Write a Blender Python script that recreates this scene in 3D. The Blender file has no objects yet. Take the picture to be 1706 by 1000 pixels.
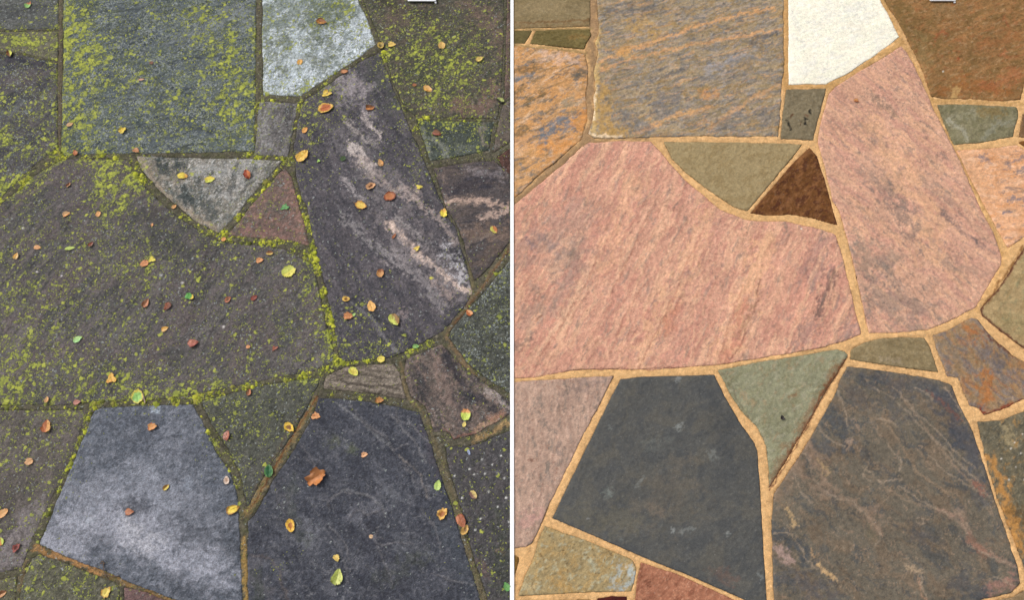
import bpy, math, random
import numpy as np
from mathutils import Vector

# ------------------------------------------------------------------ camera, sky, sun, exposure
scene = bpy.context.scene
F, HC, TILT = 1373.7, 1.948, math.radians(22.0)
ST, CT = math.sin(TILT), math.cos(TILT)
cam_data = bpy.data.cameras.new('camera')
cam = bpy.data.objects.new('camera', cam_data)
scene.collection.objects.link(cam)
cam.location = (0, 0, HC)
cam.rotation_euler = (TILT, 0, 0)
cam_data.sensor_fit = 'HORIZONTAL'
cam_data.angle = 2 * math.atan(853.0 / F)
cam_data.clip_start = 0.05
cam_data.clip_end = 500
scene.camera = cam

world = bpy.data.worlds.new('World')
scene.world = world
world.use_nodes = True
wn = world.node_tree.nodes; wl = world.node_tree.links
wn.clear()
sky = wn.new('ShaderNodeTexSky'); sky.sky_type = 'NISHITA'; sky.sun_disc = False
SUN_EL, SUN_AZ = math.radians(52), math.radians(-62)      # light from the upper left
sky.sun_elevation = SUN_EL; sky.sun_rotation = SUN_AZ
sky.air_density = 1.0; sky.dust_density = 4.0; sky.ozone_density = 1.0
hs = wn.new('ShaderNodeHueSaturation'); hs.inputs['Saturation'].default_value = 0.25
bg = wn.new('ShaderNodeBackground'); bg.inputs['Strength'].default_value = 0.15
wo = wn.new('ShaderNodeOutputWorld')
wl.new(sky.outputs[0], hs.inputs['Color']); wl.new(hs.outputs[0], bg.inputs['Color']); wl.new(bg.outputs[0], wo.inputs['Surface'])

sun_data = bpy.data.lights.new('sun', 'SUN')
sun_data.energy = 1.5; sun_data.angle = math.radians(14); sun_data.color = (1.0, 0.965, 0.92)
sun = bpy.data.objects.new('sun', sun_data); scene.collection.objects.link(sun)
sd = Vector((math.sin(SUN_AZ) * math.cos(SUN_EL), math.cos(SUN_AZ) * math.cos(SUN_EL), math.sin(SUN_EL)))
sun.rotation_euler = sd.to_track_quat('Z', 'Y').to_euler()
sun.location = sd * 5

scene.view_settings.view_transform = 'Standard'
scene.view_settings.look = 'None'
scene.view_settings.exposure = 0.0
scene.view_settings.gamma = 1.0
scene.view_settings.use_curve_mapping = False
KLIGHT = np.array([1.10, 1.10, 1.10])      # display value of a white surface under this light: turns seen colours into base colours

# ------------------------------------------------------------------ helpers
rng = np.random.default_rng(7)
random.seed(7)
PXM = 1.53e-3


def P(u, v, z=0.0):
    """point on the paving seen at photo position u, v"""
    dx = np.asarray(u, float) - 853.0; dy = 500.0 - np.asarray(v, float)
    s = (HC - z) / (F * CT - dy * ST)
    return dx * s, (dy * CT + F * ST) * s


def UV(x, y):
    dep = y * ST + HC * CT
    return 853.0 + F * x / dep, 500.0 - F * (y * CT - HC * ST) / dep


def lin(c):
    c = np.asarray(c, float) / 255.0
    return np.where(c <= 0.04045, c / 12.92, ((c + 0.055) / 1.055) ** 2.4)


def alb(c):
    return np.clip(lin(c) / KLIGHT - 0.016, 0.010, 0.82)


PERM = rng.permutation(256)
ANG = rng.random(256) * 2 * math.pi
GX, GY = np.cos(ANG), np.sin(ANG)


def perlin(x, y, seed=0):
    xi = np.floor(x).astype(np.int64); yi = np.floor(y).astype(np.int64)
    xf = x - xi; yf = y - yi
    u = xf * xf * xf * (xf * (xf * 6 - 15) + 10); v = yf * yf * yf * (yf * (yf * 6 - 15) + 10)

    def g(ix, iy, fx, fy):
        h = PERM[(PERM[(ix + seed * 37) & 255] + iy + seed * 91) & 255]
        return GX[h] * fx + GY[h] * fy
    a = g(xi, yi, xf, yf); b = g(xi + 1, yi, xf - 1, yf)
    c = g(xi, yi + 1, xf, yf - 1); d = g(xi + 1, yi + 1, xf - 1, yf - 1)
    return (a + (b - a) * u) * (1 - v) + (c + (d - c) * u) * v


def fbm(x, y, seed=0, octv=4, gain=0.55):
    t = 0; a = 1.0; n = 0
    for o in range(octv):
        t = t + a * perlin(x * 2.03 ** o + 13.7 * o, y * 2.03 ** o - 7.1 * o, seed + o)
        n += a * a; a *= gain
    return t / math.sqrt(n) * 3.3          # unit-ish deviation


def sstep(a, b, x):
    t = np.clip((x - a) / (b - a + 1e-9), 0, 1)
    return t * t * (3 - 2 * t)


def seg_dist(px, py, pts, closed=True):
    """distance to a polyline, nearest point, inside flag"""
    n = len(pts)
    best = np.full(px.shape, 1e18); bx = np.zeros_like(px); by = np.zeros_like(px)
    inside = np.zeros(px.shape, bool)
    for i in range(n if closed else n - 1):
        ax, ay = pts[i]; cx, cy = pts[(i + 1) % n]
        ex, ey = cx - ax, cy - ay
        L2 = ex * ex + ey * ey + 1e-18
        t = np.clip(((px - ax) * ex + (py - ay) * ey) / L2, 0, 1)
        qx = ax + t * ex; qy = ay + t * ey
        d = (px - qx) ** 2 + (py - qy) ** 2
        m = d < best
        best = np.where(m, d, best); bx = np.where(m, qx, bx); by = np.where(m, qy, by)
        if closed and ey != 0:
            c = ((ay > py) != (cy > py)) & (px < ex * (py - ay) / ey + ax)
            inside ^= c
    return np.sqrt(best), bx, by, inside


def link(o, parent=None):
    scene.collection.objects.link(o)
    if parent is not None:
        o.parent = parent
    return o


def tag(o, label=None, cat=None, group=None, kind=None):
    for k, v in (('label', label), ('category', cat), ('group', group), ('kind', kind)):
        if v:
            o[k] = v
    return o


def empty(name, loc=(0, 0, 0)):
    o = bpy.data.objects.new(name, None)
    o.empty_display_size = 0.1
    o.location = loc
    return link(o)


def np_mesh(name, co, quads, mat, parent=None, attrs=None, smooth=True):
    me = bpy.data.meshes.new(name)
    n, m = len(co), len(quads)
    k = quads.shape[1]
    me.vertices.add(n); me.vertices.foreach_set('co', np.ascontiguousarray(co, np.float32).ravel())
    me.loops.add(m * k); me.loops.foreach_set('vertex_index', np.ascontiguousarray(quads, np.int32).ravel())
    me.polygons.add(m); me.polygons.foreach_set('loop_start', np.arange(0, m * k, k, dtype=np.int32))
    if smooth:
        me.polygons.foreach_set('use_smooth', np.ones(m, bool))
    me.update(calc_edges=True)
    for an, av in (attrs or {}).items():
        a = me.attributes.new(an, 'FLOAT_COLOR', 'POINT')
        if av.shape[1] == 3:
            av = np.concatenate([av, np.ones((n, 1))], 1)
        a.data.foreach_set('color', np.ascontiguousarray(av, np.float32).ravel())
    me.materials.append(mat)
    o = bpy.data.objects.new(name, me)
    return link(o, parent)


# ------------------------------------------------------------------ materials
def stone_material(name, grain, lichen, rough, bump, sand=False):
    m = bpy.data.materials.new(name); m.use_nodes = True
    nt = m.node_tree; N = nt.nodes; L = nt.links; N.clear()

    def nd(t, **kw):
        x = N.new(t)
        for k, v in kw.items():
            setattr(x, k, v)
        return x

    def math_(op, a, b=None, c=None, clamp=False):
        x = nd('ShaderNodeMath', operation=op, use_clamp=clamp)
        for i, v in enumerate((a, b, c)):
            if v is None: continue
            if isinstance(v, (int, float)): x.inputs[i].default_value = v
            else: L.new(v, x.inputs[i])
        return x.outputs[0]

    def mixc(f, a, b, blend='MIX'):
        x = nd('ShaderNodeMix', data_type='RGBA', blend_type=blend)
        if isinstance(f, (int, float)): x.inputs[0].default_value = f
        else: L.new(f, x.inputs[0])
        for i, v in ((6, a), (7, b)):
            if isinstance(v, tuple): x.inputs[i].default_value = v
            else: L.new(v, x.inputs[i])
        return x.outputs[2]

    def noise(scale, detail=3, rough_=0.6, vec=None):
        x = nd('ShaderNodeTexNoise'); x.inputs['Scale'].default_value = scale
        x.inputs['Detail'].default_value = detail; x.inputs['Roughness'].default_value = rough_
        L.new(vec, x.inputs['Vector']); return x

    def ramp(v, a, b, lo=0.0, hi=1.0):
        x = nd('ShaderNodeMapRange', interpolation_type='SMOOTHSTEP')
        L.new(v, x.inputs[0]); x.inputs[1].default_value = a; x.inputs[2].default_value = b
        x.inputs[3].default_value = lo; x.inputs[4].default_value = hi
        return x.outputs[0]

    geo = nd('ShaderNodeNewGeometry'); pos = geo.outputs['Position']
    col = nd('ShaderNodeAttribute', attribute_name='Col').outputs['Color']
    wear = nd('ShaderNodeAttribute', attribute_name='Wear')
    sep = nd('ShaderNodeSeparateColor'); L.new(wear.outputs['Color'], sep.inputs[0])
    n1 = noise(420, 3, 0.7, pos); n2 = noise(130, 4, 0.65, pos); n3 = noise(1100, 1, 0.5, pos)
    g = math_('ADD', math_('MULTIPLY', n1.outputs[0], 0.5), math_('ADD', math_('MULTIPLY', n2.outputs[0], 0.3), math_('MULTIPLY', n3.outputs[0], 0.2)))
    gm = ramp(g, 0.33, 0.67, 1 - grain, 1 + grain)
    gv = nd('ShaderNodeCombineColor')
    for i in range(3): L.new(gm, gv.inputs[i])
    c = mixc(1.0, col, gv.outputs[0], 'MULTIPLY')
    # tiny hue shift between grains
    hue = noise(260, 2, 0.6, pos)
    c = mixc(ramp(hue.outputs[0], 0.45, 0.75, 0, 0.28), c, mixc(1.0, c, (1.18, 0.98, 0.84, 1), 'MULTIPLY'))
    hgt = math_('ADD', math_('MULTIPLY', n2.outputs[0], 0.6), math_('MULTIPLY', n1.outputs[0], 0.4))
    if lichen:
        warp = noise(160, 2, 0.6, pos)
        wv = nd('ShaderNodeVectorMath', operation='MULTIPLY_ADD')
        L.new(warp.outputs['Color'], wv.inputs[0]); wv.inputs[1].default_value = (0.014, 0.014, 0.0); L.new(pos, wv.inputs[2])
        flat = nd('ShaderNodeVectorMath', operation='MULTIPLY'); L.new(wv.outputs[0], flat.inputs[0]); flat.inputs[1].default_value = (1, 1, 0)

        def specks(cell, dens, power, rmin, rmax, off):
            vo = nd('ShaderNodeTexVoronoi', voronoi_dimensions='2D'); vo.inputs['Scale'].default_value = 1 / cell
            ov = nd('ShaderNodeVectorMath', operation='ADD'); L.new(flat.outputs[0], ov.inputs[0]); ov.inputs[1].default_value = off
            L.new(ov.outputs[0], vo.inputs['Vector'])
            sc = nd('ShaderNodeSeparateColor'); L.new(vo.outputs['Color'], sc.inputs[0])
            dp = math_('POWER', dens, power)
            on = math_('LESS_THAN', sc.outputs[0], dp)
            rr = math_('ADD', math_('MULTIPLY', sc.outputs[1], rmax - rmin), rmin)
            rr = math_('ADD', rr, math_('MULTIPLY', dens, 0.16))
            df = math_('SUBTRACT', rr, vo.outputs['Distance'])
            return math_('MULTIPLY', on, ramp(df, -0.03, 0.09)), sc.outputs[2]
        s1, r1 = specks(0.0048, sep.outputs[0], 1.1, 0.18, 0.42, (0, 0, 0))
        s2, r2 = specks(0.0125, sep.outputs[0], 1.9, 0.15, 0.44, (3.1, 1.7, 0))
        s3, r3 = specks(0.0036, sep.outputs[0], 1.3, 0.18, 0.40, (5.1, 4.7, 0))
        w1, q1 = specks(0.005, sep.outputs[1], 1.0, 0.15, 0.45, (8.3, 2.2, 0))
        # pale lichen first
        c = mixc(math_('MULTIPLY', w1, 0.75), c, mixc(q1, (0.20, 0.225, 0.215, 1), (0.36, 0.385, 0.37, 1)))
        dark = mixc(r3, (0.10, 0.11, 0.05, 1), (0.20, 0.21, 0.075, 1))
        c = mixc(math_('MULTIPLY', s3, 0.6), c, dark)
        # soft green film under dense lichen
        c = mixc(ramp(sep.outputs[0], 0.45, 1.1, 0, 0.4), c, (0.10, 0.11, 0.045, 1))
        y1 = mixc(r1, (0.17, 0.19, 0.06, 1), (0.44, 0.47, 0.10, 1))
        y1 = mixc(ramp(n1.outputs[0], 0.42, 0.62, 0, 0.5), y1, (0.22, 0.25, 0.05, 1))
        c = mixc(math_('MULTIPLY', s1, 0.92), c, y1)
        pn = noise(150, 5, 0.72, flat.outputs[0])
        thr = math_('SUBTRACT', 0.80, math_('MULTIPLY', sep.outputs[0], 0.32))
        s2 = math_('MAXIMUM', math_('MULTIPLY', s2, 0.8), math_('MULTIPLY', ramp(math_('SUBTRACT', pn.outputs[0], thr), 0.0, 0.035), ramp(sep.outputs[0], 0.08, 0.3)))
        y2 = mixc(r2, (0.27, 0.30, 0.06, 1), (0.52, 0.54, 0.085, 1))
        y2 = mixc(ramp(n1.outputs[0], 0.45, 0.6, 0, 0.55), y2, (0.25, 0.29, 0.06, 1))
        c = mixc(math_('MULTIPLY', s2, 0.9), c, y2)
        hgt = math_('ADD', hgt, math_('MULTIPLY', math_('MAXIMUM', math_('MAXIMUM', s1, s2), math_('MULTIPLY', w1, 0.5)), 0.5))
    # rare mica / quartz sparkle and pits
    vo = nd('ShaderNodeTexVoronoi', voronoi_dimensions='2D'); vo.inputs['Scale'].default_value = 85
    L.new(pos, vo.inputs['Vector'])
    sc = nd('ShaderNodeSeparateColor'); L.new(vo.outputs['Color'], sc.inputs[0])
    pit = math_('MULTIPLY', math_('LESS_THAN', sc.outputs[0], 0.10), ramp(vo.outputs['Distance'], 0.12, 0.05))
    c = mixc(math_('MULTIPLY', pit, 0.5), c, mixc(sc.outputs[1], (0.03, 0.025, 0.02, 1), (0.30, 0.29, 0.27, 1)))
    b = nd('ShaderNodeBsdfPrincipled')
    L.new(c, b.inputs['Base Color'])
    L.new(ramp(n2.outputs[0], 0.3, 0.7, rough - 0.12, rough + 0.1), b.inputs['Roughness'])
    b.inputs['Specular IOR Level'].default_value = 0.12
    bp = nd('ShaderNodeBump'); bp.inputs['Strength'].default_value = bump; bp.inputs['Distance'].default_value = 0.0022
    L.new(hgt, bp.inputs['Height']); L.new(bp.outputs[0], b.inputs['Normal'])
    out = nd('ShaderNodeOutputMaterial'); L.new(b.outputs[0], out.inputs['Surface'])
    return m


M_OLD = stone_material('weathered_stone', 0.62, True, 0.78, 1.0)
M_NEW = stone_material('clean_stone', 0.26, False, 0.88, 0.38)
M_OLDJ = stone_material('mossy_mortar', 0.62, True, 0.9, 1.0)
M_NEWJ = stone_material('sand_mortar', 0.26, False, 0.95, 0.45)


def simple_mat(name, color, rough=0.6, vary=0.0, scale=200, attr=False):
    m = bpy.data.materials.new(name); m.use_nodes = True
    N = m.node_tree.nodes; L = m.node_tree.links
    b = N['Principled BSDF']; b.inputs['Roughness'].default_value = rough
    b.inputs['Specular IOR Level'].default_value = 0.35
    tc = N.new('ShaderNodeTexCoord')
    n = N.new('ShaderNodeTexNoise'); n.inputs['Scale'].default_value = scale; n.inputs['Detail'].default_value = 4
    L.new(tc.outputs['Object'], n.inputs['Vector'])
    mr = N.new('ShaderNodeMapRange'); L.new(n.outputs[0], mr.inputs[0])
    mr.inputs[1].default_value = 0.3; mr.inputs[2].default_value = 0.7; mr.inputs[3].default_value = 1 - vary; mr.inputs[4].default_value = 1 + vary
    mx = N.new('ShaderNodeMix'); mx.data_type = 'RGBA'; mx.blend_type = 'MULTIPLY'; mx.inputs[0].default_value = 1
    if attr:
        a = N.new('ShaderNodeAttribute'); a.attribute_name = 'Col'; L.new(a.outputs['Color'], mx.inputs[6])
    else:
        mx.inputs[6].default_value = (*color, 1)
    L.new(mr.outputs[0], mx.inputs[7]); L.new(mx.outputs[2], b.inputs['Base Color'])
    bp = N.new('ShaderNodeBump'); bp.inputs['Strength'].default_value = 0.4; bp.inputs['Distance'].default_value = 0.001
    L.new(n.outputs[0], bp.inputs['Height']); L.new(bp.outputs[0], b.inputs['Normal'])
    return m


# ------------------------------------------------------------------ painting of stone colour (base colour of the rock, plus shadow lines on some rims)
def paint(X, Y, spec, seed):
    """X, Y world; returns colour (n,3), relief height (n,)"""
    U, V = UV(X, Y)
    x = X / PXM; y = Y / PXM
    col = np.tile(alb(spec['c']), (len(X), 1)); hgt = np.zeros(len(X))
    wx = fbm(x / 60, y / 60, seed + 3, 3) * 0.35; wy = fbm(x / 60, y / 60, seed + 9, 3) * 0.35
    for i, ly in enumerate(spec.get('l', [])):
        c, sc, st, ang, thr, soft, op = ly[:7]
        kind = ly[7] if len(ly) > 7 else 'n'
        a = math.radians(ang); ca, sa = math.cos(a), math.sin(a)
        uu = (x * ca + y * sa) / (sc * st) + wx * 0.5; vv = (-x * sa + y * ca) / sc + wy * 0.5
        n = fbm(uu, vv, seed * 5 + i * 11, 6, 0.70)
        if kind in ('r', 'w'):                # thin wandering veins; w = tightly swirling
            if kind == 'w':
                n = fbm(uu + 0.9 * fbm(uu * 0.6, vv * 0.6, seed + 40 + i, 3), vv + 0.9 * fbm(uu * 0.6 + 5, vv * 0.6, seed + 45 + i, 3), seed * 5 + i * 11, 3, 0.6)
            n = 1.0 - np.abs(n) * 4
            n = n - 0.5 * np.clip(-fbm(x / 30, y / 30, seed + 77 + i, 3), 0, 2)
        m = sstep(thr - soft, thr + soft, n) * op
        col = col * (1 - m[:, None]) + alb(c) * m[:, None]
        if kind in ('r', 'w'): hgt += 0.0003 * m
        else: hgt += 0.0003 * np.clip(n, -2, 2)
    for j, s in enumerate(spec.get('s', [])):
        c, pts, w, op = s[:4]
        rough = s[4] if len(s) > 4 else 0.6
        hh = s[5] if len(s) > 5 else 0.0
        p = np.array(pts, float)
        sel = (U > p[:, 0].min() - 2.5 * w) & (U < p[:, 0].max() + 2.5 * w) & (V > p[:, 1].min() - 2.5 * w) & (V < p[:, 1].max() + 2.5 * w)
        if not sel.any(): continue
        u, v = U[sel], V[sel]
        k = max(5.0, min(w * 0.9, 26))
        if len(p) == 1:
            d = np.hypot(u - p[0, 0], v - p[0, 1])
        else:                                  # let the mark wander like the grain of the rock
            wa = min(8.0, 0.7 + 0.32 * w); wk = 13 + 1.2 * w
            du = wa * fbm(u / wk, v / wk, seed + j * 3 + 5, 4, 0.65); dv = wa * fbm(u / wk + 9, v / wk + 4, seed + j * 3 + 6, 4, 0.65)
            d = seg_dist(u + du, v + dv, p, closed=False)[0]
        dx, dy = (p[-1] - p[0]) if len(p) > 1 else (1.0, 0.0)
        dl = math.hypot(dx, dy) + 1e-6; dx, dy = dx / dl, dy / dl
        ua, va = u * dx + v * dy, -u * dy + v * dx
        kk = max(3.2, w * 0.5); sx_ = 3.2 if len(p) > 1 and w < 14 else 1.3
        n = 0.55 * fbm(u / k, v / k, seed + j * 7 + 2, 4, 0.7) + (0.0 if w < 2.3 else 0.65 * fbm(ua / (kk * sx_), va / kk, seed + j * 5 + 3, 3, 0.7) + 0.3 * fbm(u / 3.4, v / 3.4, seed + j, 2, 0.8))
        m = sstep(1.1, 0.1, d / w + rough * 0.5 * n) * op
        col[sel] = col[sel] * (1 - m[:, None]) + alb(c) * m[:, None]
        hgt[sel] += hh * m
    f1 = fbm(x / 7, y / 7, seed + 21, 4, 0.8); f2 = fbm(x / 55, y / 55, seed + 31, 3, 0.6)
    k1, k2 = spec.get('mott', (0.11, 0.06))
    col = col * np.clip(1 + k1 * f1 + k2 * f2, 0.4, 1.8)[:, None]
    return col, hgt


def wiggle(pts, amp, seed, step=7.0):
    r = np.random.default_rng(seed)
    out = []
    pts = np.array(pts, float)
    n = len(pts)
    for i in range(n):
        a = pts[i]; b = pts[(i + 1) % n]
        L = np.hypot(*(b - a)); k = max(1, int(L / step))
        nrm = np.array([-(b - a)[1], (b - a)[0]]) / (L + 1e-9)
        for j in range(k):
            t = j / k
            q = a + (b - a) * t
            if j > 0 or k == 1:
                s = (i * 31.7 + t * L / 22.0)
                o = (perlin(np.array([s]), np.array([seed * 1.37]), seed)[0] * 1.6 + (r.random() - 0.5) * 0.7) * amp * min(1, 4 * t * (1 - t) + 0.25)
                q = q + nrm * o
            out.append(q)
    # soften the corners a little
    out = np.array(out)
    return out


H = 0.0026                                   # spacing of the paving grid
gx0, gy1 = P(-130, -130); gx1, _ = P(1836, -130); _, gy0 = P(-130, 1130)
gx0, gx1, gy0, gy1 = float(gx0), float(gx1), float(gy0), float(gy1)
NX = int((gx1 - gx0) / H) + 2; NY = int((gy1 - gy0) / H) + 2
DEEP = np.full((NY, NX), -1.0)               # how deep a grid point lies inside a stone (metres)


def boundary_skirt(co, quads, depth, attrs):
    n = len(co)
    a = quads.ravel(); b = np.roll(quads, -1, axis=1).ravel()
    key = a.astype(np.int64) * n + b; rev = b.astype(np.int64) * n + a
    m = ~np.isin(key, rev)
    ea, eb = a[m], b[m]
    vs = np.unique(np.concatenate([ea, eb]))
    mp = -np.ones(n, np.int64); mp[vs] = np.arange(len(vs)) + n
    low = co[vs].copy(); low[:, 2] = -depth
    q2 = np.stack([eb, ea, mp[ea], mp[eb]], 1)
    co = np.concatenate([co, low]); quads = np.concatenate([quads, q2])
    attrs = {k: np.concatenate([v, v[vs]]) for k, v in attrs.items()}
    return co, quads, attrs


LICHEN_BLOBS = [  # u, v, ru, rv, amount
    (122, 60, 30, 60, .95), (140, 100, 45, 45, .85), (120, 130, 30, 40, .8), (130, 190, 45, 60, .62), (165, 165, 60, 60, .35),
    (120, 250, 50, 20, .75), (330, 25, 55, 18, .55), (385, 100, 55, 60, .58), (395, 170, 55, 60, .62), (300, 180, 70, 50, .3), (200, 130, 60, 60, .3), (360, 60, 50, 30, .4), (238, 130, 40, 20, .35),
    (420, 235, 14, 40, .5), (25, 70, 60, 12, .8), (60, 55, 40, 10, .5), (60, 190, 50, 50, .45), (5, 230, 18, 18, 1.0), (20, 305, 45, 28, .75), (10, 170, 30, 20, .5),
    (60, 240, 50, 30, .55), (0, 300, 30, 40, .6), (178, 300, 30, 45, .9), (195, 330, 30, 50, .7), (225, 290, 20, 30, .9), (170, 345, 30, 40, .5),
    (160, 430, 35, 45, .42), (225, 445, 60, 45, .5), (250, 430, 20, 20, .5), (15, 640, 45, 45, .85), (60, 560, 60, 70, .5), (30, 490, 60, 60, .42), (40, 600, 70, 60, .52), (30, 400, 60, 60, .3), (110, 520, 50, 70, .36), (120, 610, 60, 40, .42),
    (150, 645, 80, 30, .6), (210, 640, 80, 35, .6), (300, 655, 70, 15, .7), (340, 640, 50, 25, .45), (130, 440, 60, 70, .3), (200, 570, 60, 60, .3),
    (330, 470, 30, 30, .3), (370, 480, 60, 80, .15), (430, 600, 60, 60, .25), (480, 560, 40, 80, .25), (500, 640, 30, 20, .3), (510, 480, 14, 60, .4),
    (715, 80, 60, 45, .6), (755, 110, 50, 55, .65), (690, 60, 40, 50, .45), (735, 160, 50, 30, .6), (700, 110, 40, 50, .5), (780, 90, 40, 60, .4), (660, 60, 40, 60, .3),
    (520, 200, 25, 60, .5), (550, 170, 40, 40, .35), (530, 145, 40, 14, .6), (640, 110, 20, 40, .35), (670, 230, 50, 70, .22), (690, 290, 14, 40, .3),
    (590, 560, 50, 60, .35), (620, 580, 60, 25, .45), (540, 560, 14, 50, .5), (600, 470, 60, 50, .12),
    (820, 510, 40, 80, .22), (800, 620, 40, 40, .2), (750, 205, 60, 25, .5), (30, 740, 60, 60, .3), (75, 760, 50, 80, .22), (100, 700, 40, 25, .45),
    (400, 700, 60, 60, .28), (380, 670, 50, 30, .35), (110, 970, 60, 30, .35), (530, 20, 40, 30, .3), (480, 60, 60, 50, .2), (470, 120, 40, 50, .12), (570, 10, 30, 18, .5),
    (560, 40, 50, 20, .4), (800, 850, 50, 70, .14), (470, 940, 30, 20, .1), (820, 940, 30, 40, .2), (650, 80, 24, 16, .6), (310, 290, 60, 10, .15), (440, 350, 25, 40, .2),
]


def wear_at(X, Y, edge, base, eb, seed, pale=0.0):
    U, V = UV(X, Y)
    d = np.full(len(X), base)
    b = np.zeros(len(X))
    for (u, v, ru, rv, a) in LICHEN_BLOBS:
        q = ((U - u) / ru) ** 2 + ((V - v) / rv) ** 2
        b = np.maximum(b, a * 1.12 * np.exp(-q * 0.75))
    x, y = X / PXM, Y / PXM
    a = math.radians(55)
    n = fbm((x * math.cos(a) + y * math.sin(a)) / 34, (-x * math.sin(a) + y * math.cos(a)) / 16, 5, 4, 0.65)
    n2 = fbm(x / 11, y / 11, 8, 3, 0.7)
    d = (d + b + eb * np.exp(-edge / (10 * PXM))) * np.clip(0.78 + 0.36 * n + 0.25 * n2, 0.05, 1.6)
    w = pale * np.clip(0.7 + 0.6 * fbm(x / 45, y / 30, 12, 4), 0, 1.7)
    return np.clip(np.stack([d * 0.85, w, d * 0], 1), 0, 1)


def make_stone(poly, spec, parent, mat, old, seed):
    amp = spec.get('amp', 1.3) * (1.0 if old else 0.7)
    pp = wiggle(poly, amp, seed)
    wx, wy = P(pp[:, 0], pp[:, 1])
    W = np.stack([wx, wy], 1)
    i0 = max(0, int((wx.min() - gx0) / H) - 2); i1 = min(NX, int((wx.max() - gx0) / H) + 4)
    j0 = max(0, int((wy.min() - gy0) / H) - 2); j1 = min(NY, int((wy.max() - gy0) / H) + 4)
    gx, gy = np.meshgrid(gx0 + H * np.arange(i0, i1), gy0 + H * np.arange(j0, j1))
    d, bx, by, ins = seg_dist(gx, gy, W)
    s = np.where(ins, d, -d)
    DEEP[j0:j1, i0:i1] = np.maximum(DEEP[j0:j1, i0:i1], s)
    snap = np.abs(s) < 0.58 * H
    ok = ins | snap
    gx = np.where(snap, bx, gx); gy = np.where(snap, by, gy)
    s = np.where(snap, 0, s)
    idx = -np.ones(ok.shape, np.int64)
    q = ok[:-1, :-1] & ok[1:, :-1] & ok[:-1, 1:] & ok[1:, 1:]
    used = np.zeros_like(ok)
    used[:-1, :-1] |= q; used[1:, :-1] |= q; used[:-1, 1:] |= q; used[1:, 1:] |= q
    idx[used] = np.arange(used.sum())
    quads = np.stack([idx[:-1, :-1][q], idx[:-1, 1:][q], idx[1:, 1:][q], idx[1:, :-1][q]], 1)
    X = gx[used]; Y = gy[used]; E = s[used]
    col, hgt = paint(X, Y, spec, seed)
    x, y = X / PXM, Y / PXM
    z = 0.0009 * fbm(x / 120, y / 120, seed + 50, 3) + (0.00035 if old else 0.0002) * fbm(x / 14, y / 14, seed + 60, 4, 0.7) + hgt
    rim = spec.get('rim', 0.0016 if old else 0.0014)
    z = z - rim * np.exp(-E / 0.0035)
    z = np.clip(z + 0.001, -0.0025, 0.006)
    if 'rimc' in spec:
        rc, rw, ro = spec['rimc']
        n = fbm(x / 9, y / 9, seed + 70, 3)
        m = (sstep(1, 0.2, E / (rw * PXM) + 0.3 * n) * ro)[:, None]
        col = col * (1 - m) + alb(rc) * m
    attrs = {'Col': col}
    if old:
        col *= np.clip(1 + 0.12 * fbm(x / 5, y / 5, seed + 33, 3, 0.9), 0.4, 1.9)[:, None]
        attrs['Wear'] = wear_at(X, Y, E, spec.get('lb', 0.05) * 1.15, spec.get('le', 0.35) * 1.15, seed, spec.get('pale', 0.12))
    else:
        attrs['Wear'] = np.zeros((len(X), 3))
    co = np.stack([X, Y, z], 1)
    co, quads, attrs = boundary_skirt(co, quads, 0.035, attrs)
    o = np_mesh('flagstone', co, quads, mat, parent, attrs)
    tag(o, spec.get('label'))
    return o


# ------------------------------------------------------------------ the paving
old_pave = tag(empty('pavement'), 'weathered crazy paving of dark grey flagstones with yellow lichen, left half', kind='structure')
new_pave = tag(empty('pavement'), 'clean crazy paving of pink, tan and slate flagstones with sandy joints, right half', kind='structure')

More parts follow.
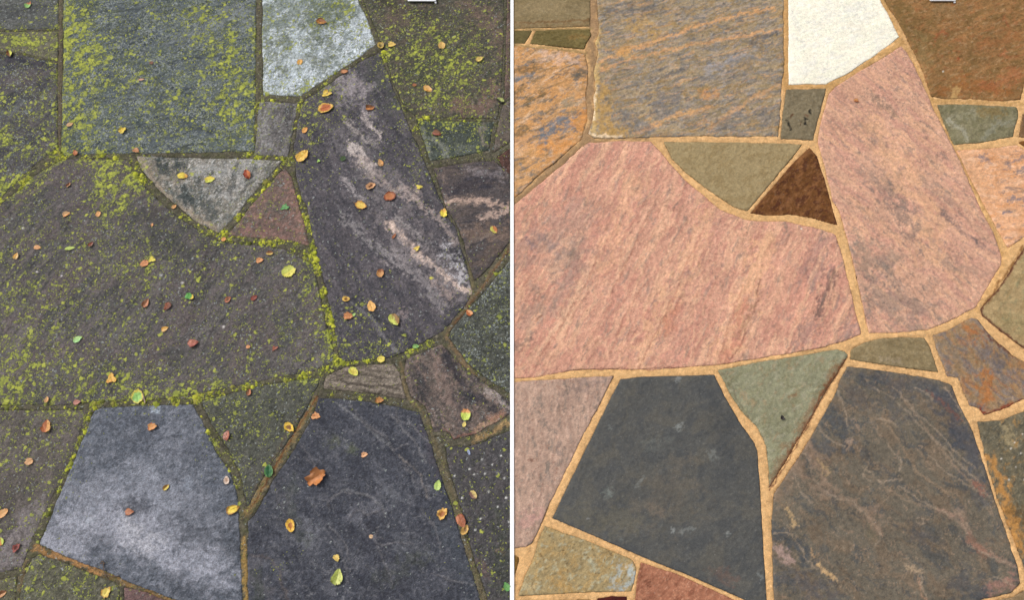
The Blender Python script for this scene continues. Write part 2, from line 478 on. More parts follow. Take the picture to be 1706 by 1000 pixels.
OUT = -125   # how far stones run past the frame
OLD = [
 # upper left slabs
 ([(OUT, OUT), (98, OUT), (97, 20), (97, 48), (OUT, 50)], dict(c=(92, 94, 92), l=[((112, 112, 108), 9, 3, 10, .6, .6, .6), ((74, 76, 78), 30, 3, 10, .3, .7, .6), ((120, 120, 118), 5, 1, 0, 1.0, .3, .6)], lb=.14, le=.1, pale=.2, label='grey flagstone in the upper left corner, thinly speckled with lichen')),
 ([(OUT, 53), (97, 51), (96, 101), (78, 97), (40, 89), (0, 86), (OUT, 80)], dict(c=(106, 102, 88), l=[((122, 118, 100), 9, 3, 5, .6, .6, .6), ((84, 84, 76), 16, 3, 5, .5, .7, .6)], lb=.22, le=.1, pale=.1, label='narrow brownish strip of stone dusted with yellow lichen')),
 ([(OUT, 90), (0, 89), (40, 92), (78, 100), (95, 105), (96, 180), (96, 246), (60, 273), (0, 330), (OUT, 420)],
  dict(c=(86, 84, 85), l=[((102, 95, 96), 40, 1.5, 20, .2, .6, .7), ((62, 64, 70), 30, 2, 30, .5, .6, .7), ((110, 116, 116), 8, 1.5, 30, .9, .5, .6)],
       s=[((58, 58, 68), [(-20, 94), (40, 100), (85, 108)], 13, .8, .5), ((98, 90, 92), [(10, 140), (60, 130)], 26, .5, 1), ((128, 134, 134), [(10, 190), (35, 175)], 14, .35, 1.2)], lb=.16, le=.2, pale=.3, label='dark purplish grey flagstone by the left edge under the brownish strip')),
 # big streaked slab
 ([(107, OUT), (427, OUT), (427, 0), (426, 90), (425, 180), (424, 252), (300, 254), (180, 256), (103, 258), (101, 250), (104, 180), (105, 100)],
  dict(c=(95, 103, 106), l=[((78, 84, 90), 20, 4, 18, .2, .7, .75), ((120, 128, 130), 10, 2.5, 18, .6, .5, .65), ((140, 148, 150), 5, 1.5, 20, 1.1, .4, .6), ((88, 98, 90), 26, 2, 18, .5, .6, .6), ((62, 68, 72), 7, 3.5, 18, .7, .4, .7), ((92, 98, 76), 12, 2.5, 18, .6, .4, .5)],
       s=[((70, 78, 86), [(180, 95), (260, 62)], 10, .6, 1.2), ((72, 78, 88), [(280, 210), (360, 180)], 22, .5, 1.2), ((150, 156, 160), [(385, 25), (425, 20)], 20, .4, 1.2), ((140, 146, 150), [(300, 65), (350, 40)], 16, .3, 1.3)],
       lb=.26, le=.12, pale=.62, label='large rectangular blue grey flagstone heavily covered in yellow green lichen')),
 # white stone
 ([(436, OUT), (560, OUT), (597, 0), (615, 40), (626, 73), (590, 100), (563, 119), (532, 139), (501, 160), (470, 159), (439, 158), (437, 80)],
  dict(c=(164, 174, 180), l=[((205, 214, 222), 14, 1.5, 30, .3, .4, .85), ((116, 126, 120), 8, 1.3, 40, .45, .35, .8), ((98, 106, 96), 20, 1.3, 40, .7, .5, .75), ((232, 238, 244), 9, 1.5, 30, .45, .35, .7, 'w'), ((90, 98, 92), 4, 1.2, 30, 1.2, .3, .7)],
       s=[((112, 122, 114), [(450, 40), (500, 10), (570, 15)], 40, .75, 1.3), ((92, 102, 82), [(520, 50), (540, 25), (570, 12)], 24, .7, 1.4), ((125, 132, 122), [(470, 95), (520, 105)], 24, .6, 1.5), ((112, 120, 106), [(450, 60), (480, 80)], 26, .5, 1.4), ((108, 116, 100), [(545, 75), (560, 100)], 16, .4, 1.4), ((208, 220, 230), [(455, 145), (500, 130), (490, 70)], 22, .45, 1.0), ((215, 224, 232), [(600, 30), (612, 70)], 16, .5, 1.0)],
       lb=.20, le=.12, pale=.0, label='pale bluish white flagstone mottled with grey green growth')),
 ([(432, 169), (496, 171), (492, 197), (484, 240), (480, 261), (424, 258), (427, 220)],
  dict(c=(110, 106, 105), l=[((140, 138, 138), 6, 3, 80, .5, .6, .7), ((84, 82, 84), 12, 2, 80, .7, .5, .6), ((150, 148, 146), 11, 2, 80, .5, .35, .6, 'w')],
       s=[((72, 70, 72), [(482, 180), (480, 215)], 9, .75, .9), ((150, 148, 146), [(445, 180), (440, 230)], 8, .4, 1.2), ((82, 80, 80), [(462, 225), (470, 240)], 8, .6, 1.0)], lb=.03, le=.18, label='small squarish grey flagstone below the white one')),
 # pale triangle
 ([(227, 260), (300, 262), (400, 265), (471, 268), (452, 288), (420, 326), (400, 352), (378, 375), (365, 389), (345, 379), (322, 366), (289, 338), (260, 311), (236, 283)],
  dict(c=(138, 132, 122), l=[((108, 110, 104), 14, 2, 70, .2, .6, .75), ((192, 190, 186), 17, 1.5, 65, .3, .25, .85, 'w'), ((86, 90, 88), 10, 2, 60, .7, .4, .7), ((70, 74, 72), 14, 1.6, 65, .5, .25, .7, 'w')],
       s=[((158, 142, 122), [(232, 265), (262, 308), (300, 345), (362, 384)], 9, .75, .7), ((152, 138, 122), [(250, 275), (300, 300)], 18, .45, 1.0), ((74, 80, 80), [(262, 275), (300, 280)], 13, .85, 1.2), ((72, 80, 80), [(300, 325), (322, 332)], 16, .8, 1.2), ((80, 84, 84), [(340, 365), (350, 335)], 10, .6, 1.3), ((182, 180, 178), [(340, 285), (420, 275), (380, 320)], 22, .45, 1.4), ((120, 116, 106), [(380, 350), (440, 290)], 12, .4, 1.2), ((70, 76, 76), [(350, 350), (360, 365)], 10, .6, 1.2), ((66, 72, 72), [(268, 268), (280, 290)], 9, .85, 1.3), ((68, 74, 74), [(295, 266), (300, 286)], 8, .85, 1.3), ((70, 76, 76), [(306, 312), (316, 338)], 12, .85, 1.3), ((72, 78, 78), [(332, 300), (340, 345)], 6, .7, 1.4), ((76, 80, 80), [(392, 275), (385, 330)], 5, .7, 1.4), ((80, 84, 82), [(425, 280), (405, 320)], 5, .6, 1.4)],
       lb=.03, le=.12, pale=.25, label='triangular pale tan and grey flagstone with swirling grain')),
 # red triangle
 ([(474, 279), (487, 297), (498, 340), (509, 380), (517, 411), (484, 401), (430, 397), (379, 393), (400, 366), (430, 328), (455, 300)],
  dict(c=(112, 94, 88), l=[((146, 112, 102), 12, 1.3, 40, .4, .5, .75), ((88, 92, 86), 18, 1.2, 40, .6, .6, .65), ((160, 126, 116), 5, 1.3, 40, 1.1, .4, .5)],
       s=[((148, 112, 100), [(478, 300), (498, 360), (505, 400)], 9, .55, 1), ((100, 92, 88), [(470, 310), (450, 350)], 20, .4, 1.1), ((140, 104, 98), [(400, 385), (480, 392)], 10, .5, 1)],
       lb=.06, le=.22, pale=.1, label='triangular reddish flagstone beside the pale triangle')),
 # big brown-grey slab
 ([(OUT, 440), (0, 342), (60, 292), (100, 267), (130, 264), (215, 266), (224, 290), (250, 321), (286, 353), (320, 377), (345, 392), (364, 402), (420, 407), (471, 414), (497, 427), (522, 441), (532, 484), (542, 535), (556, 582), (555, 604), (526, 618), (470, 628), (420, 638), (330, 657), (250, 667), (155, 670), (100, 675), (0, 675), (OUT, 676)],
  dict(c=(96, 92, 91), l=[((77, 78, 77), 34, 3, 58, .1, .6, .7), ((112, 103, 103), 12, 3, 58, .7, .5, .6), ((64, 64, 66), 9, 3, 58, .9, .45, .6), ((122, 118, 116), 4, 1.5, 58, 1.1, .4, .5), ((104, 92, 92), 70, 1.5, 58, .5, .7, .5), ((112, 106, 104), 16, 2.4, 58, .6, .3, .45, 'w')],
       s=[((122, 114, 112), [(30, 540), (0, 640)], 26, .45, 1.2), ((102, 94, 96), [(105, 300), (150, 290)], 45, .5, 1.0), ((68, 70, 68), [(255, 380), (300, 420)], 40, .5, 1.1), ((68, 69, 68), [(330, 500), (345, 440), (365, 410)], 12, .6, 1.2),
          ((106, 96, 98), [(108, 575)], 16, .7, .8), ((112, 108, 106), [(200, 560), (260, 500), (280, 440)], 14, .35, 1.3), ((128, 122, 118), [(541, 585), (530, 610)], 8, .5, .8),
          ((55, 52, 52), [(270, 480), (268, 520)], 6, .5, 1.1), ((210, 205, 200), [(38.5, 380)], 2.6, .9, .3), ((210, 205, 200), [(62, 453)], 2.8, .9, .3), ((205, 200, 200), [(103, 460)], 3.0, .9, .3), ((215, 210, 205), [(304, 472)], 3, .9, .3), ((205, 200, 196), [(372.5, 545)], 3.4, .9, .3), ((170, 170, 170), [(268, 459)], 4.5, .6, .5), ((150, 150, 140), [(220, 408)], 4, .6, .5), ((190, 188, 186), [(67, 475)], 2, .8, .3), ((190, 190, 190), [(95, 512)], 2, .8, .3)],
       lb=.15, le=.42, pale=.12, amp=1.6, label='largest dark brown grey flagstone of the left half, streaked with lichen')),
 ([(OUT, 684), (60, 684), (147, 683), (119, 765), (85, 833), (63, 878), (54, 900), (36, 947), (0, 955), (OUT, 960)],
  dict(c=(98, 92, 88), l=[((112, 104, 100), 22, 2, 80, .3, .6, .6), ((78, 76, 74), 16, 2, 80, .6, .6, .6), ((126, 120, 116), 4, 1, 0, 1.1, .3, .5)],
       s=[((136, 128, 130), [(0, 940), (40, 905), (60, 860)], 28, .6, 1.0), ((80, 76, 74), [(0, 860), (20, 800)], 30, .4, 1.0), ((150, 142, 140), [(72, 845), (60, 880)], 7, .4, .9)],
       lb=.12, le=.2, label='brown grey flagstone at the lower left edge, paler towards its bottom')),
 # bluish trapezoid
 ([(158, 684), (170, 680), (237, 676), (321, 674), (345, 719), (361, 756), (385, 790), (395, 824), (398, 860), (400, 898), (402, 950), (404, 1000), (405, 1125), (560, 1125), (500, 1125), (404, 1125), (404, 1060), (330, 1016), (289, 999), (221, 974), (170, 951), (112, 929), (65, 908), (80, 871), (102, 820), (130, 752)],
  dict(c=(98, 103, 113), l=[((80, 84, 92), 9, 1.3, 30, .4, .5, .65), ((122, 126, 136), 16, 1.3, 30, .6, .5, .6), ((134, 138, 148), 6, 1.2, 30, 1.0, .4, .55), ((70, 74, 82), 4, 1.2, 30, 1.0, .4, .6)],
       s=[((140, 142, 152), [(100, 890), (170, 850), (260, 860), (330, 900)], 78, .5, .9), ((136, 138, 148), [(290, 780), (330, 700)], 50, .22, 1.2), ((160, 162, 174), [(100, 905), (160, 870), (235, 890), (285, 930), (370, 960)], 44, .62, 1.0), ((176, 176, 184), [(215, 880), (245, 905)], 26, .6, 1.1), ((150, 154, 166), [(240, 800), (280, 830)], 36, .3, 1.2), ((152, 156, 168), [(130, 850), (200, 800), (270, 750)], 40, .28, 1.3),
          ((76, 80, 90), [(240, 745), (330, 755)], 22, .4, 1.2), ((72, 76, 86), [(200, 700), (260, 705)], 18, .3, 1.3), ((72, 76, 84), [(310, 880), (390, 900)], 24, .55, 1.1), ((70, 74, 82), [(290, 970), (390, 1010)], 26, .45, 1.1), ((74, 76, 84), [(205, 845), (240, 842)], 14, .6, 1.2),
          ((170, 182, 196), [(258, 682)], 9, .75, 1.0), ((150, 158, 172), [(315, 805)], 10, .45, 1.2), ((165, 170, 180), [(249, 780)], 2.5, .8, .4), ((160, 166, 176), [(150, 865)], 10, .4, 1.2)],
       lb=.0, le=.02, pale=.0, rim=.0018, label='smooth bluish slate trapezoid with cloudy white bloom at its foot')),
 # centre green triangle
 ([(334, 669), (380, 657), (420, 646), (470, 637), (520, 630), (533, 632), (529, 645), (516, 672), (487, 726), (457, 766), (430, 812), (412, 848), (406, 822), (402, 796), (382, 752), (352, 706)],
  dict(c=(86, 87, 80), l=[((104, 104, 96), 8, 1.5, 50, .5, .5, .6), ((68, 70, 66), 14, 1.5, 50, .5, .6, .65), ((120, 120, 112), 4, 1, 0, 1.1, .3, .55)],
       s=[((100, 98, 96), [(400, 770), (430, 790)], 24, .4, 1.0), ((98, 84, 72), [(500, 690), (470, 740), (420, 830)], 5, .6, .9)], lb=.12, le=.2, pale=.12, label='dark olive grey triangular flagstone left of the split joint')),
 # small tan
 ([(539, 637), (543, 628), (576, 611), (620, 608), (657, 607), (666, 621), (677, 664), (655, 662), (624, 656), (580, 652), (540, 648)],
  dict(c=(122, 112, 101), l=[((84, 77, 70), 5, 9, -8, .2, .35, .85), ((150, 138, 124), 4.5, 7, -8, .7, .3, .75)], s=[((150, 136, 124), [(545, 632), (580, 615), (655, 611)], 4, .5, .9), ((150, 136, 124), [(662, 618), (673, 660)], 4, .6, .8)],
       lb=.0, le=.06, pale=.0, label='small tan flagstone with wood like lines of grain')),
 # bottom centre slate
 ([(532, 663), (570, 665), (610, 669), (658, 677), (699, 688), (712, 724), (736, 797), (760, 868), (780, 933), (797, 987), (830, 1125), (410, 1125), (414, 1000), (412, 920), (413, 869), (424, 858), (457, 797), (488, 753), (516, 704)],
  dict(c=(76, 78, 86), l=[((60, 62, 70), 26, 2, -40, .2, .7, .6), ((98, 99, 106), 20, 1.8, -40, .7, .5, .55), ((122, 122, 126), 46, 1.4, -42, .78, .14, .6, 'w'), ((112, 112, 116), 20, 1.5, -42, .75, .18, .4, 'w'), ((52, 54, 62), 30, 2.0, -40, .8, .2, .5, 'r'), ((104, 104, 112), 5, 1.2, 0, 1.1, .35, .5)],
       s=[((108, 109, 116), [(515, 880), (520, 900)], 26, .7, 1.0), ((110, 112, 118), [(655, 828)], 18, .55, 1.1), ((112, 112, 120), [(590, 860), (625, 850)], 16, .5, 1.2), ((106, 108, 114), [(660, 900), (715, 925)], 14, .4, 1.3),
          ((98, 96, 98), [(470, 810), (475, 850)], 16, .4, 1.2), ((80, 86, 74), [(490, 800), (480, 850), (510, 900)], 12, .3, 1.2), ((92, 96, 74), [(555, 735)], 14, .5, 1.2), ((92, 98, 74), [(585, 750)], 12, .5, 1.2),
          ((100, 92, 90), [(420, 927), (450, 930), (466, 955), (482, 1010)], 4, .6, .5, .0012), ((96, 94, 98), [(420, 950), (445, 990)], 24, .55, .9, .001), ((70, 76, 68), [(430, 955), (432, 1000)], 10, .5, 1.2),
          ((128, 128, 130), [(560, 672), (600, 700), (625, 725), (655, 750)], 2.4, .6, .7, .0008), ((124, 122, 124), [(650, 690), (690, 735), (710, 770)], 2.4, .6, .7, .0008), ((120, 120, 122), [(555, 830), (575, 815), (620, 830), (640, 850)], 2.2, .6, .7, .0006), ((52, 52, 60), [(440, 730), (470, 700), (500, 690)], 20, .3, 1.2),
          ((134, 126, 120), [(665, 760), (700, 790), (712, 830)], 2.2, .6, .6, .0006), ((92, 84, 92), [(700, 700), (730, 790)], 8, .4, 1.0), ((84, 90, 98), [(740, 880), (790, 980)], 24, .4, 1.1), ((88, 92, 72), [(640, 960), (700, 930)], 20, .25, 1.3), ((54, 54, 62), [(620, 900), (650, 960), (640, 1010)], 34, .3, 1.1),
          ((122, 120, 124), [(500, 740), (520, 770), (530, 790)], 2.4, .5, .7, .0006), ((120, 118, 120), [(700, 850), (725, 880), (735, 920)], 2.4, .45, .7, .0005), ((116, 114, 116), [(540, 880), (570, 920), (580, 970)], 2.4, .4, .7, .0005)],
       lb=.0, le=.07, pale=.03, amp=1.5, label='large dark layered slate at the bottom centre of the left half')),
 # top right mottled
 ([(560, OUT), (838, OUT), (840, 0), (838, 100), (835, 163), (828, 198), (760, 197), (692, 193), (678, 183), (654, 136), (637, 74), (624, 44), (605, 0)],
  dict(c=(88, 84, 75), l=[((104, 92, 82), 22, 1.4, 40, .4, .6, .65), ((72, 78, 66), 16, 1.3, 30, .3, .6, .6), ((128, 116, 106), 5, 1.5, 40, .9, .4, .55), ((60, 62, 58), 7, 1.3, 30, .9, .4, .6)],
       s=[((128, 104, 94), [(780, 10), (820, 40), (838, 80)], 18, .5, 1.1), ((138, 108, 98), [(826, 140), (800, 185), (760, 175)], 16, .55, 1.1), ((70, 76, 64), [(740, 90), (700, 130)], 40, .4, 1.0), ((118, 98, 90), [(650, 40), (670, 20)], 18, .4, 1.2), ((120, 92, 78), [(722, 48)], 8, .5, 1), ((66, 64, 58), [(640, 5), (720, 25)], 12, .5, 1)],
       lb=.16, le=.12, pale=.12, label='brownish mottled flagstone at the top right of the left half')),
 ([(842, OUT), (875, OUT), (850, OUT), (849.5, 160), (840, 166), (842, 100), (845, 0)], dict(c=(110, 92, 84), l=[((90, 78, 72), 12, 1.5, 60, .3, .6, .6)], lb=.1, le=.1)),
 ([(838, 172), (849.5, 166), (849.5, 236), (838, 244), (822, 254), (828, 215)], dict(c=(104, 94, 86), l=[((84, 80, 76), 10, 1.5, 60, .3, .6, .6)], lb=.05, le=.15)),
 ([(827, 262), (834, 258), (849.5, 247), (849.5, 300), (838, 280)], dict(c=(92, 68, 62), l=[((72, 60, 58), 10, 1.5, 60, .3, .6, .6)], lb=.02, le=.1)),
 # greenish flow stone
 ([(694, 199), (760, 202), (824, 203), (819, 222), (815, 250), (770, 260), (717, 268), (708, 240), (700, 218)],
  dict(c=(76, 82, 76), l=[((104, 108, 100), 12, 1.8, 60, .5, .35, .6, 'w'), ((62, 66, 64), 14, 1.5, 60, .5, .6, .6)],
       s=[((134, 136, 126), [(722, 232), (738, 245), (742, 264)], 6, .7, 1.1), ((132, 134, 124), [(706, 215), (714, 262)], 5, .6, 1.1), ((134, 124, 112), [(808, 205), (798, 218), (808, 240)], 6, .7, 1.1), ((110, 114, 104), [(760, 245), (790, 255)], 10, .5, 1.3)],
       lb=.12, le=.2, pale=.15, label='small dark green flagstone with pale flow marks')),
 ([(722, 281), (760, 273), (824, 267), (849.5, 290), (849.5, 402), (828, 430), (796, 465), (790, 466), (782, 442), (772, 401), (757, 367), (744, 348), (735, 318)],
  dict(c=(86, 80, 80), l=[((104, 92, 86), 14, 3, 8, .3, .6, .6), ((64, 64, 70), 10, 3, 8, .6, .5, .6)],
       s=[((186, 158, 142), [(748, 336), (790, 332), (849, 345)], 7, .95, .9), ((140, 122, 112), [(735, 290), (745, 335)], 8, .55, 1.1), ((112, 100, 92), [(745, 350), (775, 345)], 12, .55, .9), ((182, 156, 142), [(800, 362), (845, 352)], 7, .9, 1.0), ((126, 106, 94), [(770, 390), (845, 390)], 16, .7, 1.0), ((130, 116, 106), [(775, 410), (830, 385)], 4, .6, .9), ((60, 60, 70), [(745, 315), (820, 300)], 13, .6, 1.1), ((150, 140, 142), [(780, 285), (835, 290)], 10, .4, 1.2), ((108, 92, 82), [(790, 440), (830, 415)], 12, .5, 1.0)],
       lb=.0, le=.10, pale=.05, label='dark flagstone with pinkish bands at the right edge of the left half')),
 # centre diagonal
 ([(632, 86), (638, 99), (655, 150), (678, 200), (702, 255), (726, 313), (739, 342), (745, 358), (761, 382), (779, 449), (785, 478), (788, 487), (770, 516), (740, 550), (712, 567), (672, 588), (658, 594), (625, 600), (570, 602), (566, 594), (556, 541), (543, 483), (532, 442), (522, 398), (510, 340), (505, 335), (493, 292), (489, 246), (494, 218), (501, 178), (507, 168), (532, 151), (563, 128), (604, 100)],
  dict(c=(86, 83, 88), l=[((104, 98, 102), 16, 3, -56, .4, .6, .6), ((66, 66, 72), 18, 3, -56, .4, .6, .6), ((128, 120, 122), 5, 3, -56, 1.05, .4, .55), ((58, 58, 66), 5, 2, -56, 1.0, .4, .5), ((98, 94, 96), 4, 1, 0, .8, .5, .4)],
       s=[((136, 128, 132), [(570, 135), (600, 160), (610, 178)], 22, .75, .8), ((156, 148, 150), [(582, 142), (600, 160)], 13, .5, 1.0), ((176, 164, 160), [(605, 195), (622, 210), (633, 230)], 5, .8, .8), ((62, 62, 70), [(590, 168), (600, 165)], 8, .5, 1),
          ((172, 162, 156), [(577, 205), (598, 222), (610, 236), (628, 241)], 5, .75, .8), ((206, 192, 184), [(588, 246), (602, 262), (618, 282)], 9, .95, .7), ((178, 160, 152), [(600, 262), (628, 296), (660, 315), (690, 322)], 9, .6, 1.0), ((160, 152, 152), [(572, 297), (590, 318), (604, 336)], 4.5, .75, .8), ((140, 134, 134), [(640, 320), (620, 345), (600, 330)], 6, .35, 1.2),
          ((164, 148, 142), [(680, 328), (712, 350), (736, 370), (757, 402)], 6, .7, .9), ((140, 130, 130), [(655, 365), (700, 415), (770, 470)], 26, .38, 1.3), ((130, 124, 126), [(590, 240), (630, 300)], 26, .35, 1.3), ((204, 180, 166), [(649, 371), (672, 396), (698, 426), (733, 453), (762, 478), (784, 487)], 6.5, .95, .6), ((158, 150, 148), [(662, 362), (690, 388), (715, 412)], 4, .7, .9), ((160, 154, 154), [(572, 362), (600, 388), (632, 414), (652, 432)], 6, .5, 1.2), ((156, 148, 148), [(652, 425), (696, 456), (724, 492), (732, 512)], 8, .55, 1.2), ((138, 130, 132), [(670, 400), (720, 450), (755, 490)], 14, .4, 1.2),
          ((196, 192, 196), [(742, 418), (758, 440), (774, 464)], 8, .6, 1.6), ((164, 144, 136), [(725, 470), (748, 494)], 8, .55, 1.0), ((150, 134, 132), [(670, 522)], 9, .5, 1.0),
          ((58, 58, 66), [(600, 215), (650, 260)], 16, .35, 1.1), ((60, 60, 66), [(700, 400), (760, 430)], 14, .5, 1.1), ((62, 64, 68), [(590, 560), (640, 570)], 28, .35, 1.0), ((60, 62, 68), [(600, 510), (650, 545)], 14, .5, 1.0), ((125, 122, 124), [(585, 505), (620, 530), (640, 565), (665, 590)], 2.5, .55, .6, .0008), ((120, 116, 120), [(690, 450), (730, 510)], 3, .5, .7), ((110, 104, 108), [(632, 92), (650, 140), (680, 210)], 10, .3, 1.1), ((64, 74, 60), [(620, 120), (660, 170)], 18, .3, 1.3)],
       lb=.03, le=.22, pale=.06, amp=1.6, label='large purplish grey flagstone crossed by diagonal pinkish white streaks')),
 # right middle
 ([(849.5, 432), (811, 481), (787, 508), (751, 551), (748, 563), (780, 607), (811, 631), (849.5, 656)],
  dict(c=(80, 82, 76), l=[((106, 108, 98), 3.5, 1.2, 20, .6, .45, .6), ((62, 64, 64), 12, 1.5, 40, .5, .6, .6), ((128, 130, 122), 9, 1.3, 40, .55, .3, .6, 'w')], s=[((128, 124, 120), [(850, 432), (825, 455), (800, 478)], 8, .45, 1.1), ((118, 124, 116), [(846, 440), (842, 470)], 8, .3, 1.2)],
       lb=.08, le=.12, pale=.4, label='dark green grey flagstone at the right edge, finely flecked')),
 ([(676, 599), (712, 584), (736, 574), (742, 579), (760, 599), (779, 617), (811, 640), (849.5, 670), (849.5, 690), (820, 708), (795, 723), (770, 730), (755, 733), (750, 722), (736, 719), (723, 721), (716, 697), (709, 678), (690, 664), (685, 662), (673, 620)],
  dict(c=(108, 96, 90), l=[((68, 66, 70), 22, 2, -55, .1, .5, .75), ((136, 116, 106), 12, 2, -55, .6, .45, .65), ((84, 84, 78), 8, 1.5, -55, .6, .5, .6), ((154, 142, 136), 4, 1.3, -50, 1.1, .35, .6)],
       s=[((58, 58, 66), [(745, 600), (770, 640), (800, 670)], 17, .75, 1.0), ((60, 60, 64), [(700, 640), (715, 665)], 16, .6, 1.1), ((142, 120, 110), [(728, 595), (735, 640), (760, 680)], 11, .55, 1.2), ((186, 172, 166), [(810, 650), (848, 680)], 7, .6, 1.0), ((176, 142, 116), [(850, 698), (820, 700), (790, 722)], 6, .75, .9), ((168, 124, 102), [(840, 690), (812, 698)], 7, .7, 1.0), ((138, 96, 84), [(742, 716), (755, 730), (790, 722)], 3, .7, .8)],
       lb=.02, le=.12, pale=.08, label='blotchy brown and black flagstone at the right of the left half')),
 ([(742, 743), (780, 744), (821, 729), (849.5, 718), (849.5, 1125), (845, 1125), (812, 1000), (804, 973), (788, 925), (769, 850), (750, 789), (745, 770)],
  dict(c=(80, 78, 80), l=[((94, 88, 88), 16, 1.5, 70, .4, .6, .5), ((66, 66, 66), 12, 1.4, 60, .5, .6, .6), ((118, 116, 116), 3, 1, 0, 1.0, .35, .5)],
       s=[((134, 112, 88), [(834, 920)], 7, .7, 1.2), ((110, 90, 84), [(800, 935), (812, 960)], 6, .5, 1.2), ((122, 120, 126), [(830, 788)], 8, .4, 1.1), ((66, 74, 60), [(830, 850), (840, 990)], 16, .4, 1.2)]
         + [((222, 222, 216), [(u, v)], 2.3, .9, .3) for u, v in [(757, 793), (790, 791), (808, 790), (803, 766), (820, 775), (840, 798), (782, 782), (770, 830), (814, 820), (843, 830), (792, 884), (829, 845), (800, 865), (835, 760), (760, 860), (848, 870)]],
       lb=.06, le=.08, pale=.06, label='dark grey flagstone in the lower right of the left half, dotted with white specks')),
 ([(66, 924), (112, 940), (170, 963), (192, 972), (199, 982), (200, 1125), (30, 1125), (34, 1000), (40, 962), (53, 932)],
  dict(c=(102, 100, 86), l=[((78, 78, 68), 10, 1.3, 60, .2, .5, .7), ((124, 122, 104), 7, 1.3, 40, .7, .5, .6), ((62, 64, 56), 5, 1.2, 30, .9, .4, .6)], s=[((118, 118, 102), [(58, 935), (45, 980)], 8, .4, 1.0), ((112, 114, 92), [(50, 985), (80, 1000)], 14, .4, 1.1)], lb=.14, le=.2, label='mottled olive flagstone at the bottom left of the left half')),
 ([(OUT, 968), (5, 966), (28, 961), (26, 1000), (22, 1125), (OUT, 1125)], dict(c=(108, 104, 86), l=[((86, 86, 72), 10, 1.3, 60, .2, .5, .7)], lb=.15, le=.2)),
 ([(206, 978), (245, 988), (285, 1006), (395, 1066), (398, 1125), (206, 1125)], dict(c=(116, 92, 90), l=[((96, 84, 84), 10, 1.5, 30, .3, .6, .6), ((134, 108, 104), 6, 1.5, 30, .8, .5, .5)], lb=.02, le=.1, label='reddish brown flagstone at the bottom edge of the left half')),
]
# tidy the trapezoid outline (it ends at the joint in the lower right)
OLD[10] = ([(158, 684), (170, 680), (237, 676), (321, 674), (345, 719), (361, 756), (385, 790), (395, 824), (398, 860), (400, 898), (402, 950), (404, 1000), (405, 1054), (395, 1053), (330, 1016), (289, 999), (221, 974), (170, 951), (112, 929), (65, 908), (80, 871), (102, 820), (130, 752)], OLD[10][1])

